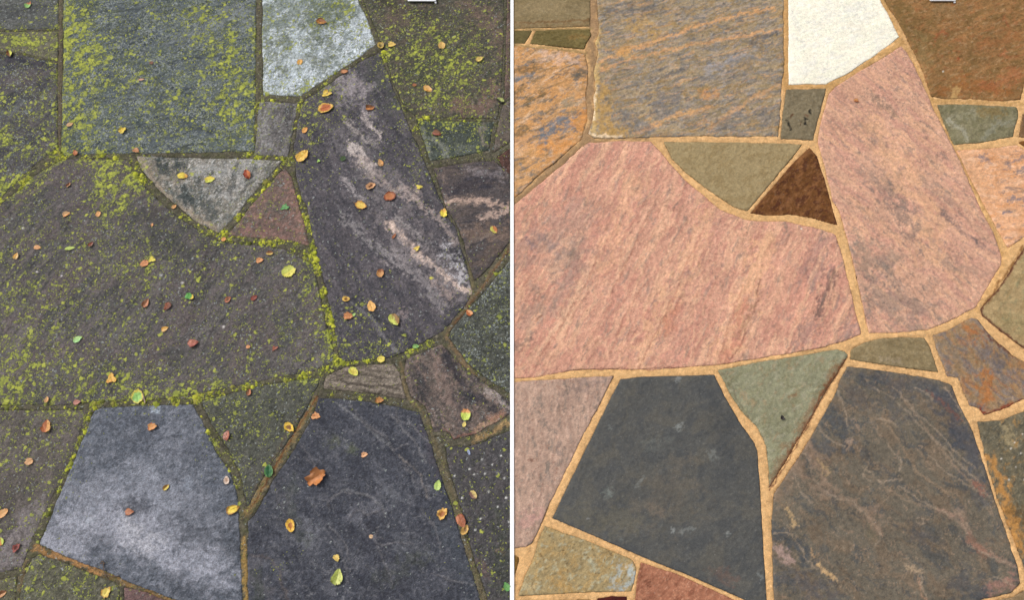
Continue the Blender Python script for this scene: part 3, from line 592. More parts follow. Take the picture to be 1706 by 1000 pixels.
RO = 1831
NEW = [
 ([(856.5, OUT), (983, OUT), (983, 30), (982.5, 43), (920, 45), (856.5, 47)], dict(c=(140, 127, 92), l=[((126, 114, 80), 16, 3, 5, .3, .6, .6), ((156, 144, 108), 8, 3, 5, .8, .5, .5)], s=[((112, 86, 54), [(857, 39), (920, 36), (983, 33)], 2.5, .7, .7), ((128, 106, 70), [(857, 44), (983, 40)], 4, .5, .7)], label='olive tan flagstone in the upper left corner of the right half')),
 ([(856.5, 51), (887, 50), (874, 72), (856.5, 72)], dict(c=(112, 102, 72), l=[((94, 84, 58), 10, 2, 10, .4, .6, .6)])),
 ([(893, 50), (982, 48), (985, 58), (976, 72), (973, 81), (930, 77), (883, 72)], dict(c=(118, 106, 72), l=[((98, 86, 58), 12, 2, 10, .3, .6, .6), ((138, 124, 88), 6, 2, 10, .9, .5, .5)], s=[((150, 116, 74), [(950, 62), (978, 60)], 5, .4, 1.1)], label='narrow dark olive strip of stone, upper left of the right half')),
 ([(856.5, 76), (918, 83), (974, 90), (980, 112), (976, 163), (979, 200), (967, 233), (935, 262), (904, 286), (856.5, 330)],
  dict(c=(200, 150, 96), amp=2.0, l=[((206, 148, 86), 20, 3, 25, .1, .5, .75), ((112, 106, 92), 14, 3, 25, .7, .4, .75), ((216, 178, 138), 12, 2.5, 30, .7, .4, .65), ((150, 118, 72), 9, 3, 25, .9, .4, .6), ((130, 130, 124), 7, 2.5, 25, 1.2, .3, .6)],
       s=[((98, 84, 56), [(857, 120), (900, 112)], 8, .6, 1.2), ((122, 128, 128), [(857, 132), (885, 122)], 5, .7, 1.1), ((100, 92, 76), [(955, 120), (978, 118)], 9, .7, 1.3), ((100, 86, 56), [(880, 170), (905, 158)], 8, .75, 1.2), ((96, 82, 54), [(860, 160), (870, 145)], 7, .6, 1.2), ((116, 120, 120), [(905, 225), (945, 205)], 13, .8, 1.2), ((140, 130, 104), [(940, 175), (955, 170)], 10, .6, 1.3), ((96, 88, 62), [(860, 225), (875, 215)], 9, .6, 1.2), ((114, 104, 84), [(885, 292), (895, 300)], 5, .7, 1.1), ((226, 150, 72), [(960, 205), (975, 195)], 12, .6, 1.0), ((224, 150, 76), [(905, 245), (950, 240)], 12, .55, 1.1), ((214, 178, 150), [(910, 95), (965, 100)], 10, .5, 1.1), ((218, 160, 104), [(858, 240), (880, 235)], 14, .5, 1.1)],
       label='rusty orange flagstone with dark grey smears at the left of the right half')),
 ([(991, OUT), (1307, OUT), (1306, 0), (1305, 68), (1306, 119), (1302, 146), (1299, 190), (1297, 227), (1240, 227), (1160, 226), (1088, 228), (1030, 230), (990, 230), (980, 222), (986, 204), (990, 183), (989, 160), (993, 150), (989, 119), (997, 84), (991, 71), (998, 54), (996, 27)],
  dict(c=(158, 142, 114), amp=2.6, l=[((126, 123, 117), 16, 2.4, 19, 0, .6, .8), ((196, 154, 110), 9, 5, 19, .85, .3, .65), ((100, 98, 94), 9, 2.2, 19, .8, .4, .65), ((142, 126, 92), 14, 1.6, 30, .5, .5, .6), ((178, 160, 140), 8, 3, 20, .8, .4, .55), ((150, 154, 156), 5, 2.5, 19, 1.1, .35, .5), ((160, 130, 80), 20, 2, 19, .9, .5, .5)],
       s=[((200, 170, 112), [(996, 40), (992, 100), (990, 220)], 7, .75, 1.0), ((184, 148, 88), [(1005, 150), (1008, 215), (1035, 222)], 16, .75, 1.0), ((236, 212, 176), [(983, 223), (1010, 228), (1035, 229)], 3, .8, .8), ((236, 216, 184), [(990, 140), (989, 200)], 3, .7, .8),
          ((206, 158, 110), [(1000, 100), (1090, 70), (1180, 38), (1290, 12)], 4, .8, 1.1), ((204, 156, 110), [(1000, 118), (1060, 95), (1150, 75), (1300, 48)], 3.5, .7, 1.1), ((206, 160, 112), [(1060, 222), (1120, 195), (1180, 178)], 5, .8, 1.0), ((200, 154, 108), [(1180, 215), (1250, 165), (1300, 142)], 4, .6, 1.2), ((196, 148, 84), [(1030, 88), (1045, 80)], 10, .6, 1.1), ((186, 148, 82), [(1060, 40), (1090, 55)], 16, .45, 1.2),
          ((82, 84, 88), [(1250, 70), (1290, 55)], 8, .6, 1.2), ((96, 100, 106), [(1090, 170), (1130, 165)], 18, .5, 1.2), ((104, 110, 116), [(1040, 200), (1080, 215)], 15, .5, 1.2), ((88, 90, 92), [(1085, 135), (1140, 115)], 4, .6, 1.2), ((104, 108, 112), [(1190, 130), (1240, 110)], 20, .35, 1.3), ((206, 150, 96), [(1175, 160), (1190, 155)], 9, .6, 1.2), ((158, 162, 172), [(1180, 115), (1240, 90)], 9, .35, 1.3), ((100, 100, 100), [(1200, 208), (1290, 190)], 16, .4, 1.3), ((88, 90, 92), [(1020, 20), (1090, 12)], 12, .4, 1.3)],
       label='large flagstone of blue grey and ochre streaks at the top of the right half')),
 ([(1312, OUT), (1420, OUT), (1466, 0), (1480, 24), (1498, 61), (1453, 95), (1412, 122), (1376, 140), (1314, 140), (1314, 68)],
  dict(c=(244, 238, 219), mott=(0.05, 0.03), l=[((236, 234, 224), 16, 2, 20, .4, .6, .6), ((222, 220, 212), 5, 3, 20, 1.3, .4, .55), ((252, 244, 222), 20, 1.5, 10, .3, .6, .7)], s=[((212, 210, 204), [(1325, 62), (1345, 75)], 3, .5, 1.3), ((222, 222, 216), [(1400, 25), (1450, 10)], 10, .4, 1.4), ((205, 204, 198), [(1375, 115), (1395, 112)], 3, .5, 1.2), ((216, 214, 208), [(1320, 20), (1330, 45)], 5, .4, 1.3)], label='creamy white flagstone at the top of the right half')),
 ([(1310, 149), (1376, 147), (1372, 165), (1368, 178), (1360, 210), (1355, 233), (1301, 231), (1304, 190)],
  dict(c=(124, 115, 90), l=[((106, 98, 76), 10, 1.3, 40, .3, .6, .5), ((142, 134, 110), 5, 1.2, 40, .8, .4, .5)],
       s=[((32, 30, 30), [(1348, 186), (1350, 190)], 4, .95, .7), ((30, 30, 34), [(1343, 197), (1340, 208)], 4.5, .95, .8), ((34, 32, 32), [(1312, 203), (1316, 214)], 3.4, .95, .8), ((90, 62, 44), [(1321, 190), (1318, 196)], 2.4, .8, .7), ((80, 60, 44), [(1334, 202), (1334, 208)], 1.6, .8, .5), ((100, 70, 50), [(1341, 192), (1346, 194)], 2.5, .7, .7)],
       label='small brown grey flagstone with black marks below the white one')),
 ([(1106, 236), (1200, 237), (1280, 238), (1336, 240), (1320, 262), (1296, 290), (1270, 322), (1245, 351), (1224, 345), (1202, 331), (1173, 311), (1142, 287), (1118, 262)],
  dict(c=(152, 140, 100), mott=(0.05, 0.03), l=[((138, 124, 84), 22, 1.4, 40, .3, .6, .6), ((166, 154, 112), 12, 1.4, 40, .6, .5, .5), ((122, 110, 78), 5, 1.4, 70, 1.2, .3, .5)], rim=.0012, label='khaki triangular flagstone under the streaked slab')),
 ([(1349, 246), (1361, 260), (1373, 296), (1385, 337), (1395, 375), (1358, 364), (1327, 358), (1276, 358), (1250, 355), (1266, 336), (1296, 301), (1325, 268)],
  dict(c=(106, 72, 47), l=[((140, 98, 66), 14, 1.8, 50, .4, .5, .6), ((72, 46, 30), 12, 1.5, 40, .5, .5, .65), ((142, 104, 74), 4, 1.5, 50, 1.1, .3, .5)], amp=1.0, label='dark chocolate brown triangular flagstone')),
 ([(1502, 76), (1510, 85), (1521, 104), (1543, 152), (1556, 184), (1581, 232), (1600, 270), (1630, 340), (1655, 386), (1669, 429), (1668, 442), (1649, 473), (1626, 512), (1582, 535), (1548, 549), (1497, 554), (1448, 555), (1440, 520), (1427, 459), (1410, 391), (1398, 350), (1388, 335), (1373, 272), (1363, 240), (1366, 211), (1381, 156), (1391, 145), (1440, 114), (1480, 90)],
  dict(c=(198, 152, 132), l=[((188, 136, 124), 28, 3, -48, .2, .6, .6), ((218, 168, 138), 18, 4, -50, .5, .5, .6), ((138, 118, 112), 9, 2.8, -50, .9, .4, .65), ((112, 102, 98), 5, 2.5, -50, 1.25, .3, .65), ((214, 172, 150), 5, 2, -50, .9, .4, .5)],
       s=[((112, 98, 92), [(1455, 165), (1478, 180), (1492, 195)], 7, .6, 1.3), ((118, 104, 100), [(1425, 210), (1460, 225), (1480, 250)], 10, .45, 1.4), ((104, 96, 96), [(1490, 330), (1510, 365), (1530, 390)], 18, .55, 1.4), ((92, 86, 92), [(1570, 355), (1600, 385), (1640, 412)], 4.5, .75, 1.1), ((112, 104, 104), [(1445, 290), (1480, 320)], 14, .4, 1.4), ((120, 112, 106), [(1420, 420), (1480, 440)], 26, .45, 1.3), ((112, 106, 104), [(1460, 490), (1520, 520)], 34, .5, 1.3), ((124, 112, 108), [(1555, 400), (1580, 440), (1640, 460)], 10, .4, 1.4), ((112, 92, 86), [(1395, 150), (1410, 160)], 5, .5, 1.2), ((222, 170, 132), [(1450, 210), (1540, 330), (1560, 420)], 24, .35, 1.2), ((190, 142, 124), [(1400, 160), (1470, 110)], 26, .4, 1.1), ((192, 146, 130), [(1600, 380), (1640, 470)], 26, .4, 1.1), ((150, 126, 118), [(1540, 300), (1580, 340)], 12, .4, 1.4), ((104, 98, 100), [(1470, 440), (1490, 480)], 12, .4, 1.4)],
       label='long pink tan flagstone with diagonal grey flecks')),
 ([(1474, OUT), (1474, 0), (1497, 35), (1512, 66), (1532, 105), (1552, 160), (1572, 164), (1616, 164), (1667, 168), (1700, 165), (1705, 146), (1712, 100), (1720, 0), (1730, OUT)],
  dict(c=(140, 104, 68), amp=2.0, l=[((158, 112, 72), 20, 2, 25, .3, .6, .65), ((118, 92, 58), 24, 1.6, 20, .4, .6, .6), ((168, 134, 98), 7, 2.5, 25, .8, .4, .55), ((150, 92, 60), 10, 1.8, 20, 1.0, .35, .5), ((96, 68, 42), 5, 2.5, 25, 1.1, .35, .6)],
       s=[((108, 88, 54), [(1490, 15), (1510, 50), (1560, 60)], 22, .5, 1.1), ((160, 92, 62), [(1560, 60), (1574, 52)], 7, .55, .9, .0008), ((152, 86, 58), [(1672, 30), (1680, 42)], 5, .5, .9), ((160, 88, 58), [(1668, 90), (1678, 92)], 7, .5, .9), ((160, 78, 52), [(1596, 98)], 3.4, .8, .7), ((150, 96, 56), [(1570, 150), (1610, 140), (1690, 155)], 12, .6, 1.2), ((186, 148, 96), [(1588, 145), (1590, 162)], 8, .8, 1.0), ((168, 98, 66), [(1640, 145), (1700, 125)], 12, .4, 1.3), ((150, 120, 84), [(1560, 15), (1590, 12)], 14, .5, 1.1), ((154, 96, 60), [(1640, 75), (1690, 60)], 12, .4, 1.3), ((230, 226, 214), [(1571, 119)], 1.8, .9, .3), ((150, 128, 86), [(1530, 60), (1545, 110)], 12, .35, 1.3)],
       label='rust brown flagstone at the top right corner')),
 ([(1562, 174), (1616, 174), (1660, 176), (1694, 178), (1697, 195), (1690, 215), (1688, 227), (1643, 236), (1590, 241), (1579, 217), (1567, 190)],
  dict(c=(126, 126, 96), l=[((112, 114, 84), 16, 1.6, 30, .2, .6, .7), ((140, 138, 110), 9, 2, 60, .6, .5, .6), ((96, 98, 74), 12, 1.6, 30, .8, .5, .6)],
       s=[((132, 116, 72), [(1630, 185), (1665, 185)], 10, .6, 1.2), ((166, 168, 146), [(1580, 200), (1600, 215), (1612, 232)], 5, .6, 1.1), ((146, 148, 122), [(1590, 195), (1620, 190)], 8, .4, 1.2), ((146, 152, 134), [(1640, 225), (1680, 200)], 8, .4, 1.2), ((92, 92, 66), [(1565, 182), (1582, 222)], 5, .5, 1.0)], label='mossy green four sided flagstone at the right edge')),
 ([(1704, 190), (1740, 180), (1830, 180), (1830, 235), (1698, 228), (1700, 215)], dict(c=(126, 100, 76), l=[((106, 82, 60), 12, 1.5, 40, .3, .6, .6)])),
 ([(1697, 237), (1705, 234), (1830, 243), (1830, 260), (1706, 243)], dict(c=(120, 84, 54), l=[((98, 70, 48), 12, 1.5, 40, .3, .6, .6)], amp=.6)),
 ([(1594, 251), (1650, 247), (1694, 241), (1706, 249), (1830, 268), (1830, 300), (1740, 374), (1704, 396), (1680, 413), (1675, 405), (1660, 378), (1636, 334), (1617, 297)],
  dict(c=(222, 166, 122), l=[((212, 148, 96), 18, 2.5, 5, .3, .6, .65), ((232, 186, 150), 10, 3, 5, .6, .5, .6), ((140, 118, 108), 9, 3.5, 2, 1.2, .35, .7), ((196, 138, 100), 6, 2.5, 5, .9, .4, .5)],
       s=[((128, 116, 114), [(1636, 262), (1645, 270)], 6, .7, 1.1), ((124, 112, 110), [(1680, 272), (1706, 262)], 5, .7, 1.2), ((116, 110, 110), [(1695, 290), (1710, 282)], 7, .75, 1.1), ((138, 118, 106), [(1675, 315), (1706, 318)], 4, .7, 1.2), ((124, 116, 118), [(1682, 332), (1706, 334)], 5, .75, 1.0), ((122, 114, 118), [(1672, 354), (1686, 353)], 3, .8, .9), ((138, 122, 116), [(1694, 404), (1706, 400)], 4, .6, 1), ((120, 112, 100), [(1676, 350), (1690, 352)], 3, .5, 1), ((206, 160, 120), [(1605, 262), (1640, 320)], 14, .4, 1.2)],
       label='peach orange flagstone with grey flecks at the right edge')),
 ([(1830, 330), (1740, 392), (1706, 414), (1686, 446), (1665, 480), (1634, 514), (1637, 526), (1667, 552), (1706, 580), (1830, 660)],
  dict(c=(162, 144, 104), l=[((146, 128, 88), 20, 1.5, 50, .3, .6, .6), ((178, 160, 116), 12, 1.5, 50, .6, .5, .5), ((136, 138, 104), 14, 1.5, 50, .9, .5, .5)], rimc=((86, 48, 30), 4.0, .85), rim=.003, amp=1.6,  # rim colour paints iron stain and the shadow line of the recess together
       s=[((108, 76, 46), [(1704, 416), (1680, 455), (1640, 508)], 5, .4, .8), ((132, 128, 90), [(1675, 540), (1706, 540)], 20, .4, 1.2)], label='olive tan flagstone with a dark rim at the right edge')),
 ([(1554, 559), (1585, 548), (1617, 530), (1628, 532), (1640, 548), (1657, 566), (1672, 578), (1686, 592), (1706, 602), (1830, 690), (1830, 640), (1706, 665), (1667, 684), (1640, 692), (1632, 681), (1616, 676), (1606, 655), (1597, 630), (1578, 627), (1566, 595)],
  dict(c=(150, 126, 98), amp=1.8, l=[((122, 116, 116), 18, 1.8, -50, .3, .5, .7), ((164, 116, 80), 14, 2, -60, .6, .5, .6), ((162, 140, 116), 8, 1.5, -50, .7, .4, .55), ((104, 92, 88), 8, 2, -55, 1.0, .35, .6)],
       s=[((178, 110, 62), [(1610, 545), (1625, 560)], 9, .6, 1.2), ((176, 112, 64), [(1645, 630), (1640, 660)], 14, .6, 1.2), ((112, 106, 108), [(1650, 585), (1665, 610)], 13, .7, 1.1), ((112, 112, 120), [(1690, 620), (1706, 640)], 12, .5, 1.2), ((128, 120, 110), [(1570, 580), (1600, 590)], 12, .5, 1.2), ((132, 60, 36), [(1632, 682), (1645, 690), (1700, 668)], 4, .8, .7), ((100, 56, 36), [(1630, 536), (1655, 568), (1688, 594)], 3, .7, .7), ((168, 128, 90), [(1690, 600), (1700, 650)], 10, .4, 1.2)],
       label='rust and grey flagstone by the right edge below the olive one')),
 ([(1418, 583), (1439, 571), (1463, 565), (1500, 562), (1540, 563), (1548, 576), (1563, 620), (1514, 614), (1460, 606), (1417, 599)],
  dict(c=(136, 126, 92), l=[((120, 110, 78), 14, 2, 20, .3, .6, .6), ((152, 142, 108), 7, 2, -30, .7, .5, .5)], s=[((160, 150, 124), [(1470, 598), (1500, 604)], 6, .4, 1.2)], label='small khaki flagstone above the brown slate')),
 ([(1404, 625), (1412, 611), (1487, 620), (1565, 634), (1585, 642), (1597, 672), (1621, 720), (1644, 789), (1664, 854), (1694, 942), (1699, 972), (1684, 989), (1634, 1000), (1630, 1125), (1294, 1125), (1290, 1000), (1288, 949), (1286, 881), (1289, 824), (1298, 811), (1339, 749), (1388, 664)],
  dict(c=(106, 97, 88), amp=1.6, l=[((116, 98, 84), 34, 1.5, -45, .3, .6, .6), ((82, 82, 84), 24, 1.6, -45, .7, .5, .7), ((150, 126, 108), 52, 1.5, -48, .78, .14, .6, 'w'), ((140, 120, 104), 24, 1.8, -48, .75, .16, .4, 'w'), ((66, 62, 64), 34, 2.0, -42, .82, .18, .5, 'r'), ((126, 112, 98), 7, 1.5, -45, 1.0, .4, .5)],
       s=[((76, 78, 84), [(1375, 690), (1410, 710), (1408, 738)], 18, .75, .9, -.0012), ((82, 84, 90), [(1360, 740), (1385, 752)], 12, .6, 1.1), ((70, 72, 84), [(1570, 650), (1600, 720), (1625, 770)], 26, .65, 1.0), ((76, 78, 88), [(1440, 630), (1500, 645), (1560, 650)], 22, .5, 1.0), ((84, 86, 96), [(1610, 780), (1640, 830)], 16, .4, 1.2),
          ((152, 126, 108), [(1345, 735), (1355, 770), (1375, 805), (1405, 830), (1440, 850), (1465, 890)], 7, .5, 1.2), ((186, 156, 116), [(1362, 770), (1375, 785)], 7, .6, 1.2), ((160, 134, 116), [(1410, 745), (1418, 735)], 5, .6, 1.1), ((160, 126, 112), [(1560, 850), (1595, 860), (1612, 885), (1618, 905), (1660, 930), (1700, 950)], 5, .55, 1.2), ((160, 106, 92), [(1622, 800), (1640, 825)], 6, .6, 1.1), ((150, 100, 84), [(1618, 900), (1640, 920)], 12, .4, 1.1),
          ((190, 158, 118), [(1310, 845), (1325, 875)], 5, .65, 1.2), ((176, 148, 140), [(1292, 912), (1305, 925), (1315, 935)], 9, .75, .9, .001), ((72, 76, 84), [(1300, 890), (1330, 905), (1345, 930)], 17, .7, 1.0), ((200, 164, 122), [(1362, 940), (1375, 955), (1388, 966)], 5, .8, 1.0), ((186, 150, 116), [(1355, 930), (1350, 915)], 3, .6, 1.0), ((84, 84, 92), [(1300, 960), (1380, 985)], 22, .5, 1.1), ((72, 74, 82), [(1590, 975), (1640, 990)], 26, .55, 1.0), ((176, 136, 112), [(1530, 965), (1535, 990), (1545, 1005)], 3, .5, 1.0), ((172, 124, 112), [(1650, 980), (1680, 972), (1700, 985)], 12, .45, 1.0), ((80, 80, 84), [(1530, 870), (1560, 900)], 16, .4, 1.2), ((186, 158, 130), [(1510, 945), (1530, 955)], 7, .5, 1.2), ((128, 84, 72), [(1545, 650), (1600, 700)], 3, .5, 1.1),
          ((150, 126, 106), [(1470, 690), (1530, 790), (1590, 830)], 2.6, .55, .9, .0006), ((152, 128, 110), [(1500, 660), (1570, 750), (1620, 810)], 2.6, .55, .9, .0006), ((150, 126, 104), [(1455, 700), (1480, 705)], 8, .35, 1.2), ((142, 116, 98), [(1350, 700), (1300, 830)], 16, .3, 1.2), ((148, 126, 108), [(1440, 790), (1500, 830), (1560, 850)], 3, .45, 1.1), ((120, 108, 90), [(1450, 880), (1464, 902)], 9, .5, .9)],
       label='large brown grey slate with dark patches and peach veins at the bottom right')),
 ([(1628, 703), (1667, 701), (1706, 686), (1830, 660), (1830, 1125), (1760, 1125), (1712, 960), (1692, 905), (1662, 830), (1641, 759)],
  dict(c=(114, 106, 88), l=[((94, 92, 82), 12, 1.5, 60, .2, .6, .65), ((142, 134, 114), 6, 1.5, 50, .7, .4, .55), ((172, 134, 84), 14, 1.6, 60, 1.0, .4, .55), ((78, 78, 74), 8, 1.4, 50, 1.0, .4, .6)],
       s=[((184, 136, 82), [(1648, 765), (1665, 800), (1672, 840), (1690, 880), (1700, 920)], 12, .85, .9), ((190, 140, 82), [(1690, 880), (1706, 900)], 12, .5, 1.2), ((176, 158, 120), [(1675, 715), (1685, 740)], 10, .45, 1.3), ((92, 72, 50), [(1680, 850), (1706, 860)], 14, .5, 1.2)] + [((224, 218, 206), [(u, v)], 2.0, .85, .3) for u, v in [(1684, 748), (1690, 738), (1692, 779), (1668, 765), (1703, 724), (1700, 756), (1706, 800), (1680, 800)]],
       label='grey green flagstone with an orange stained edge at the lower right')),
 ([(1196, 617), (1240, 608), (1278, 601), (1344, 591), (1395, 582), (1408, 586), (1413, 592), (1403, 610), (1374, 657), (1352, 698), (1316, 759), (1290, 802), (1281, 816), (1281, 780), (1277, 745), (1262, 712), (1238, 688), (1221, 664)],
  dict(c=(138, 140, 112), l=[((128, 128, 98), 18, 1.5, 40, .3, .6, .6), ((158, 156, 132), 8, 1.5, 40, .7, .5, .5), ((150, 130, 98), 14, 1.6, 50, 1.0, .5, .5)], rim=.003,
       s=[((112, 62, 38), [(1411, 596), (1374, 652), (1345, 705), (1310, 765), (1283, 812)], 4.5, .75, .7), ((128, 90, 60), [(1400, 608), (1360, 675), (1318, 745), (1288, 795)], 11, .45, 1.0), ((44, 28, 22), [(1303, 697)], 1.2, .5, .5), ((112, 64, 40), [(1325, 655), (1315, 662)], 3, .4, 1.0), ((98, 92, 70), [(1200, 618), (1225, 660), (1268, 735), (1278, 790)], 2.5, .5, .8)],  # first stroke puts rust and the shadow line of the joint into the colour
       label='grey green triangular flagstone with a rusty right rim')),
 # big pink
 ([(981, 237), (1030, 234), (1084, 236), (1102, 255), (1139, 298), (1183, 335), (1200, 349), (1241, 366), (1280, 369), (1310, 369), (1358, 379), (1392, 391), (1404, 429), (1415, 476), (1429, 534), (1434, 557), (1405, 569), (1361, 581), (1277, 595), (1241, 601), (1197, 608), (1132, 613), (1088, 617), (1020, 615), (952, 617), (891, 629), (856.5, 630), (856.5, 342), (904, 302), (940, 272), (966, 247)],
  dict(c=(200, 148, 130), amp=1.4, l=[((192, 134, 121), 30, 5, 62, .25, .55, .6), ((221, 172, 144), 22, 6, 64, .4, .5, .6), ((178, 124, 110), 8, 9, 62, 1.2, .3, .4), ((150, 126, 118), 11, 3, 62, .95, .4, .65), ((188, 130, 114), 10, 3.5, 62, .9, .4, .45), ((220, 176, 150), 5, 2, 60, 1.0, .4, .45), ((140, 112, 104), 5, 2, 62, 1.4, .3, .55)],
       s=[((150, 126, 120), [(880, 430), (960, 360), (940, 440)], 40, .42, 1.4), ((140, 124, 118), [(860, 540), (930, 500), (970, 420)], 26, .35, 1.4), ((122, 104, 112), [(880, 400), (885, 412)], 6, .6, 1.0), ((110, 98, 96), [(868, 385), (872, 392)], 5, .5, 1.2), ((128, 112, 116), [(900, 400), (930, 415)], 14, .4, 1.4), ((120, 100, 96), [(857, 575), (885, 565)], 9, .6, 1.4), ((122, 104, 98), [(955, 420), (960, 430)], 10, .5, 1.4), ((224, 172, 138), [(1060, 300), (1000, 450)], 22, .35, 1.3), ((224, 174, 138), [(1180, 350), (1130, 480), (1060, 600)], 20, .45, 1.3), ((224, 172, 136), [(1280, 400), (1240, 500), (1200, 600)], 22, .5, 1.2), ((222, 180, 150), [(985, 440), (950, 520), (880, 610)], 10, .4, 1.2),
          ((190, 124, 104), [(1125, 510), (1115, 545)], 15, .6, .7, -.0008), ((124, 78, 66), [(1102, 525), (1095, 560), (1062, 605)], 1.6, .4, 1.2, -.0005), ((112, 70, 62), [(1265, 465), (1262, 500), (1245, 540), (1238, 570), (1215, 600)], 2.0, .5, 1.2, -.0010), ((186, 116, 102), [(1240, 500), (1225, 570), (1208, 605)], 12, .5, 1.1, -.0006), ((130, 106, 84), [(1255, 510), (1230, 560)], 6, .4, 1.4), ((96, 78, 80), [(1386, 452), (1378, 490), (1366, 525)], 11, .6, 1.3), ((104, 86, 86), [(1365, 505), (1362, 530)], 6, .6, 1.1), ((132, 106, 110), [(1370, 400), (1350, 460)], 22, .35, 1.4), ((128, 108, 110), [(1420, 545), (1400, 562)], 12, .55, 1.3), ((136, 112, 112), [(1350, 540), (1335, 575)], 14, .45, 1.4), ((140, 116, 108), [(1125, 470), (1140, 460)], 12, .4, 1.4), ((124, 112, 104), [(1308, 375), (1312, 384)], 6, .55, 1.2), ((244, 236, 222), [(1335, 381)], 2, .9, .3), ((60, 44, 40), [(978, 518)], 1.8, .9, .3), ((112, 66, 58), [(895, 535), (903, 525)], 2, .6, .7), ((200, 144, 128), [(1290, 520), (1330, 400)], 30, .35, 1.3), ((194, 138, 124), [(900, 600), (1050, 600)], 20, .3, 1.3), ((116, 78, 66), [(953, 617), (1020, 614), (1040, 616), (1132, 613)], 1.8, .7, .8)],
       label='largest flagstone of the right half, pink with peach streaks')),
 ([(856.5, 637), (918, 633), (970, 629), (1023, 627), (1010, 652), (966, 737), (932, 808), (920, 832), (913, 845), (902, 873), (886, 906), (876, 912), (856.5, 914)],
  dict(c=(180, 150, 137), amp=1.5, l=[((160, 132, 122), 14, 3, 88, .2, .6, .6), ((124, 114, 110), 10, 2.4, 85, .75, .4, .6), ((198, 164, 150), 10, 3, 88, .7, .5, .55), ((148, 106, 94), 5, 1.5, 80, 1.3, .35, .55)],
       s=[((112, 104, 102), [(895, 680), (905, 710), (925, 720)], 6, .5, 1.4), ((118, 110, 108), [(910, 770), (912, 800)], 7, .45, 1.4), ((116, 104, 106), [(960, 650), (990, 640)], 14, .4, 1.4), ((112, 74, 66), [(885, 767)], 5, .7, .9), ((106, 98, 98), [(887, 863)], 5, .6, 1.0), ((200, 150, 146), [(870, 870), (900, 860)], 14, .4, 1.2), ((110, 106, 108), [(930, 740), (935, 760)], 8, .45, 1.3)],
       label='pinkish grey flagstone at the left edge of the right half')),
 ([(1034, 632), (1070, 628), (1108, 627), (1150, 626), (1190, 625), (1208, 662), (1231, 702), (1257, 738), (1262, 753), (1266, 813), (1271, 898), (1277, 1000), (1279, 1020), (1265, 1012), (1222, 992), (1156, 963), (1071, 929), (986, 892), (920, 864), (940, 822), (968, 765), (1018, 662)],
  dict(c=(78, 79, 80), mott=(0.05, 0.03), amp=.7, l=[((88, 86, 82), 44, 1.4, 30, .3, .7, .6), ((66, 69, 74), 22, 1.4, 30, .4, .6, .5), ((98, 98, 96), 5, 1.2, 30, 1.1, .4, .45)],
       s=[((104, 96, 86), [(1090, 850), (1130, 800)], 44, .35, 1.1), ((100, 96, 84), [(960, 860), (1060, 870)], 26, .35, 1.2), ((120, 124, 124), [(1132, 712)], 9, .75, 1.2), ((112, 116, 116), [(1188, 758)], 11, .5, 1.2), ((110, 116, 114), [(1014, 822)], 10, .7, 1.0), ((118, 122, 122), [(1060, 812), (1072, 794)], 4, .55, 1.2), ((128, 132, 132), [(1122, 884)], 5, .85, .9), ((118, 122, 122), [(1135, 888), (1155, 882)], 5, .5, 1.3), ((126, 130, 130), [(1212, 890)], 5, .8, .9), ((116, 120, 120), [(1016, 714)], 5, .45, 1.2), ((124, 128, 130), [(1130, 632)], 6, .7, 1.0), ((126, 128, 128), [(979, 866)], 3, .7, .9), ((104, 108, 106), [(1080, 740), (1110, 735)], 12, .3, 1.3), ((104, 84, 78), [(1190, 955), (1220, 965)], 12, .45, 1.2), ((60, 63, 68), [(1180, 660), (1230, 760)], 30, .35, 1.0), ((126, 130, 130), [(1262, 955), (1270, 965)], 3, .5, 1.1), ((112, 100, 90), [(1085, 840), (1100, 855)], 10, .45, 1.2), ((110, 114, 112), [(1034, 900)], 4, .5, 1)],
       label='smooth charcoal slate trapezoid with faint pale spots')),
 ([(907, 877), (962, 896), (1020, 919), (1054, 934), (1060, 948), (1057, 968), (1052, 986), (952, 989), (863, 994), (874, 962), (889, 930), (896, 902)],
  dict(c=(160, 144, 104), l=[((178, 150, 98), 16, 1.3, 40, .4, .5, .65), ((134, 122, 90), 8, 1.3, 30, .7, .4, .6), ((176, 178, 152), 9, 1.3, 30, .9, .4, .55), ((96, 78, 52), 5, 1.4, 40, 1.5, .25, .7)],
       s=[((172, 184, 180), [(1050, 945), (1055, 965), (1030, 985)], 9, .8, 1.0), ((166, 178, 174), [(1030, 945), (1022, 975)], 7, .6, 1.3), ((70, 60, 44), [(938, 918)], 3.4, .8, 1.0), ((60, 50, 40), [(1017, 923)], 3.6, .8, .9), ((70, 60, 44), [(955, 913)], 2, .7, .8), ((184, 176, 140), [(875, 975), (890, 988)], 9, .5, 1.1), ((184, 150, 92), [(935, 960), (950, 985)], 12, .6, 1.1), ((182, 186, 160), [(985, 935), (990, 950)], 7, .5, 1.1), ((90, 72, 46), [(900, 925), (905, 935)], 2, .6, .7), ((86, 66, 44), [(887, 972), (890, 985)], 2, .6, .7)],
       label='olive ochre flagstone with pale blue patches at the bottom left of the right half')),
 ([(1068, 938), (1122, 955), (1190, 985), (1225, 1001), (1252, 1014), (1255, 1125), (1056, 1125), (1057, 1010), (1062, 966)],
  dict(c=(164, 114, 92), l=[((186, 134, 108), 9, 1.5, 40, .5, .5, .6), ((134, 88, 72), 12, 1.4, 40, .5, .5, .6), ((208, 160, 134), 4, 1.4, 40, 1.1, .35, .5)], s=[((88, 52, 40), [(1077, 970), (1080, 975)], 5, .6, 1.0), ((98, 62, 48), [(1070, 942), (1060, 1000)], 3, .5, .9)], label='brick red flagstone at the bottom edge of the right half')),
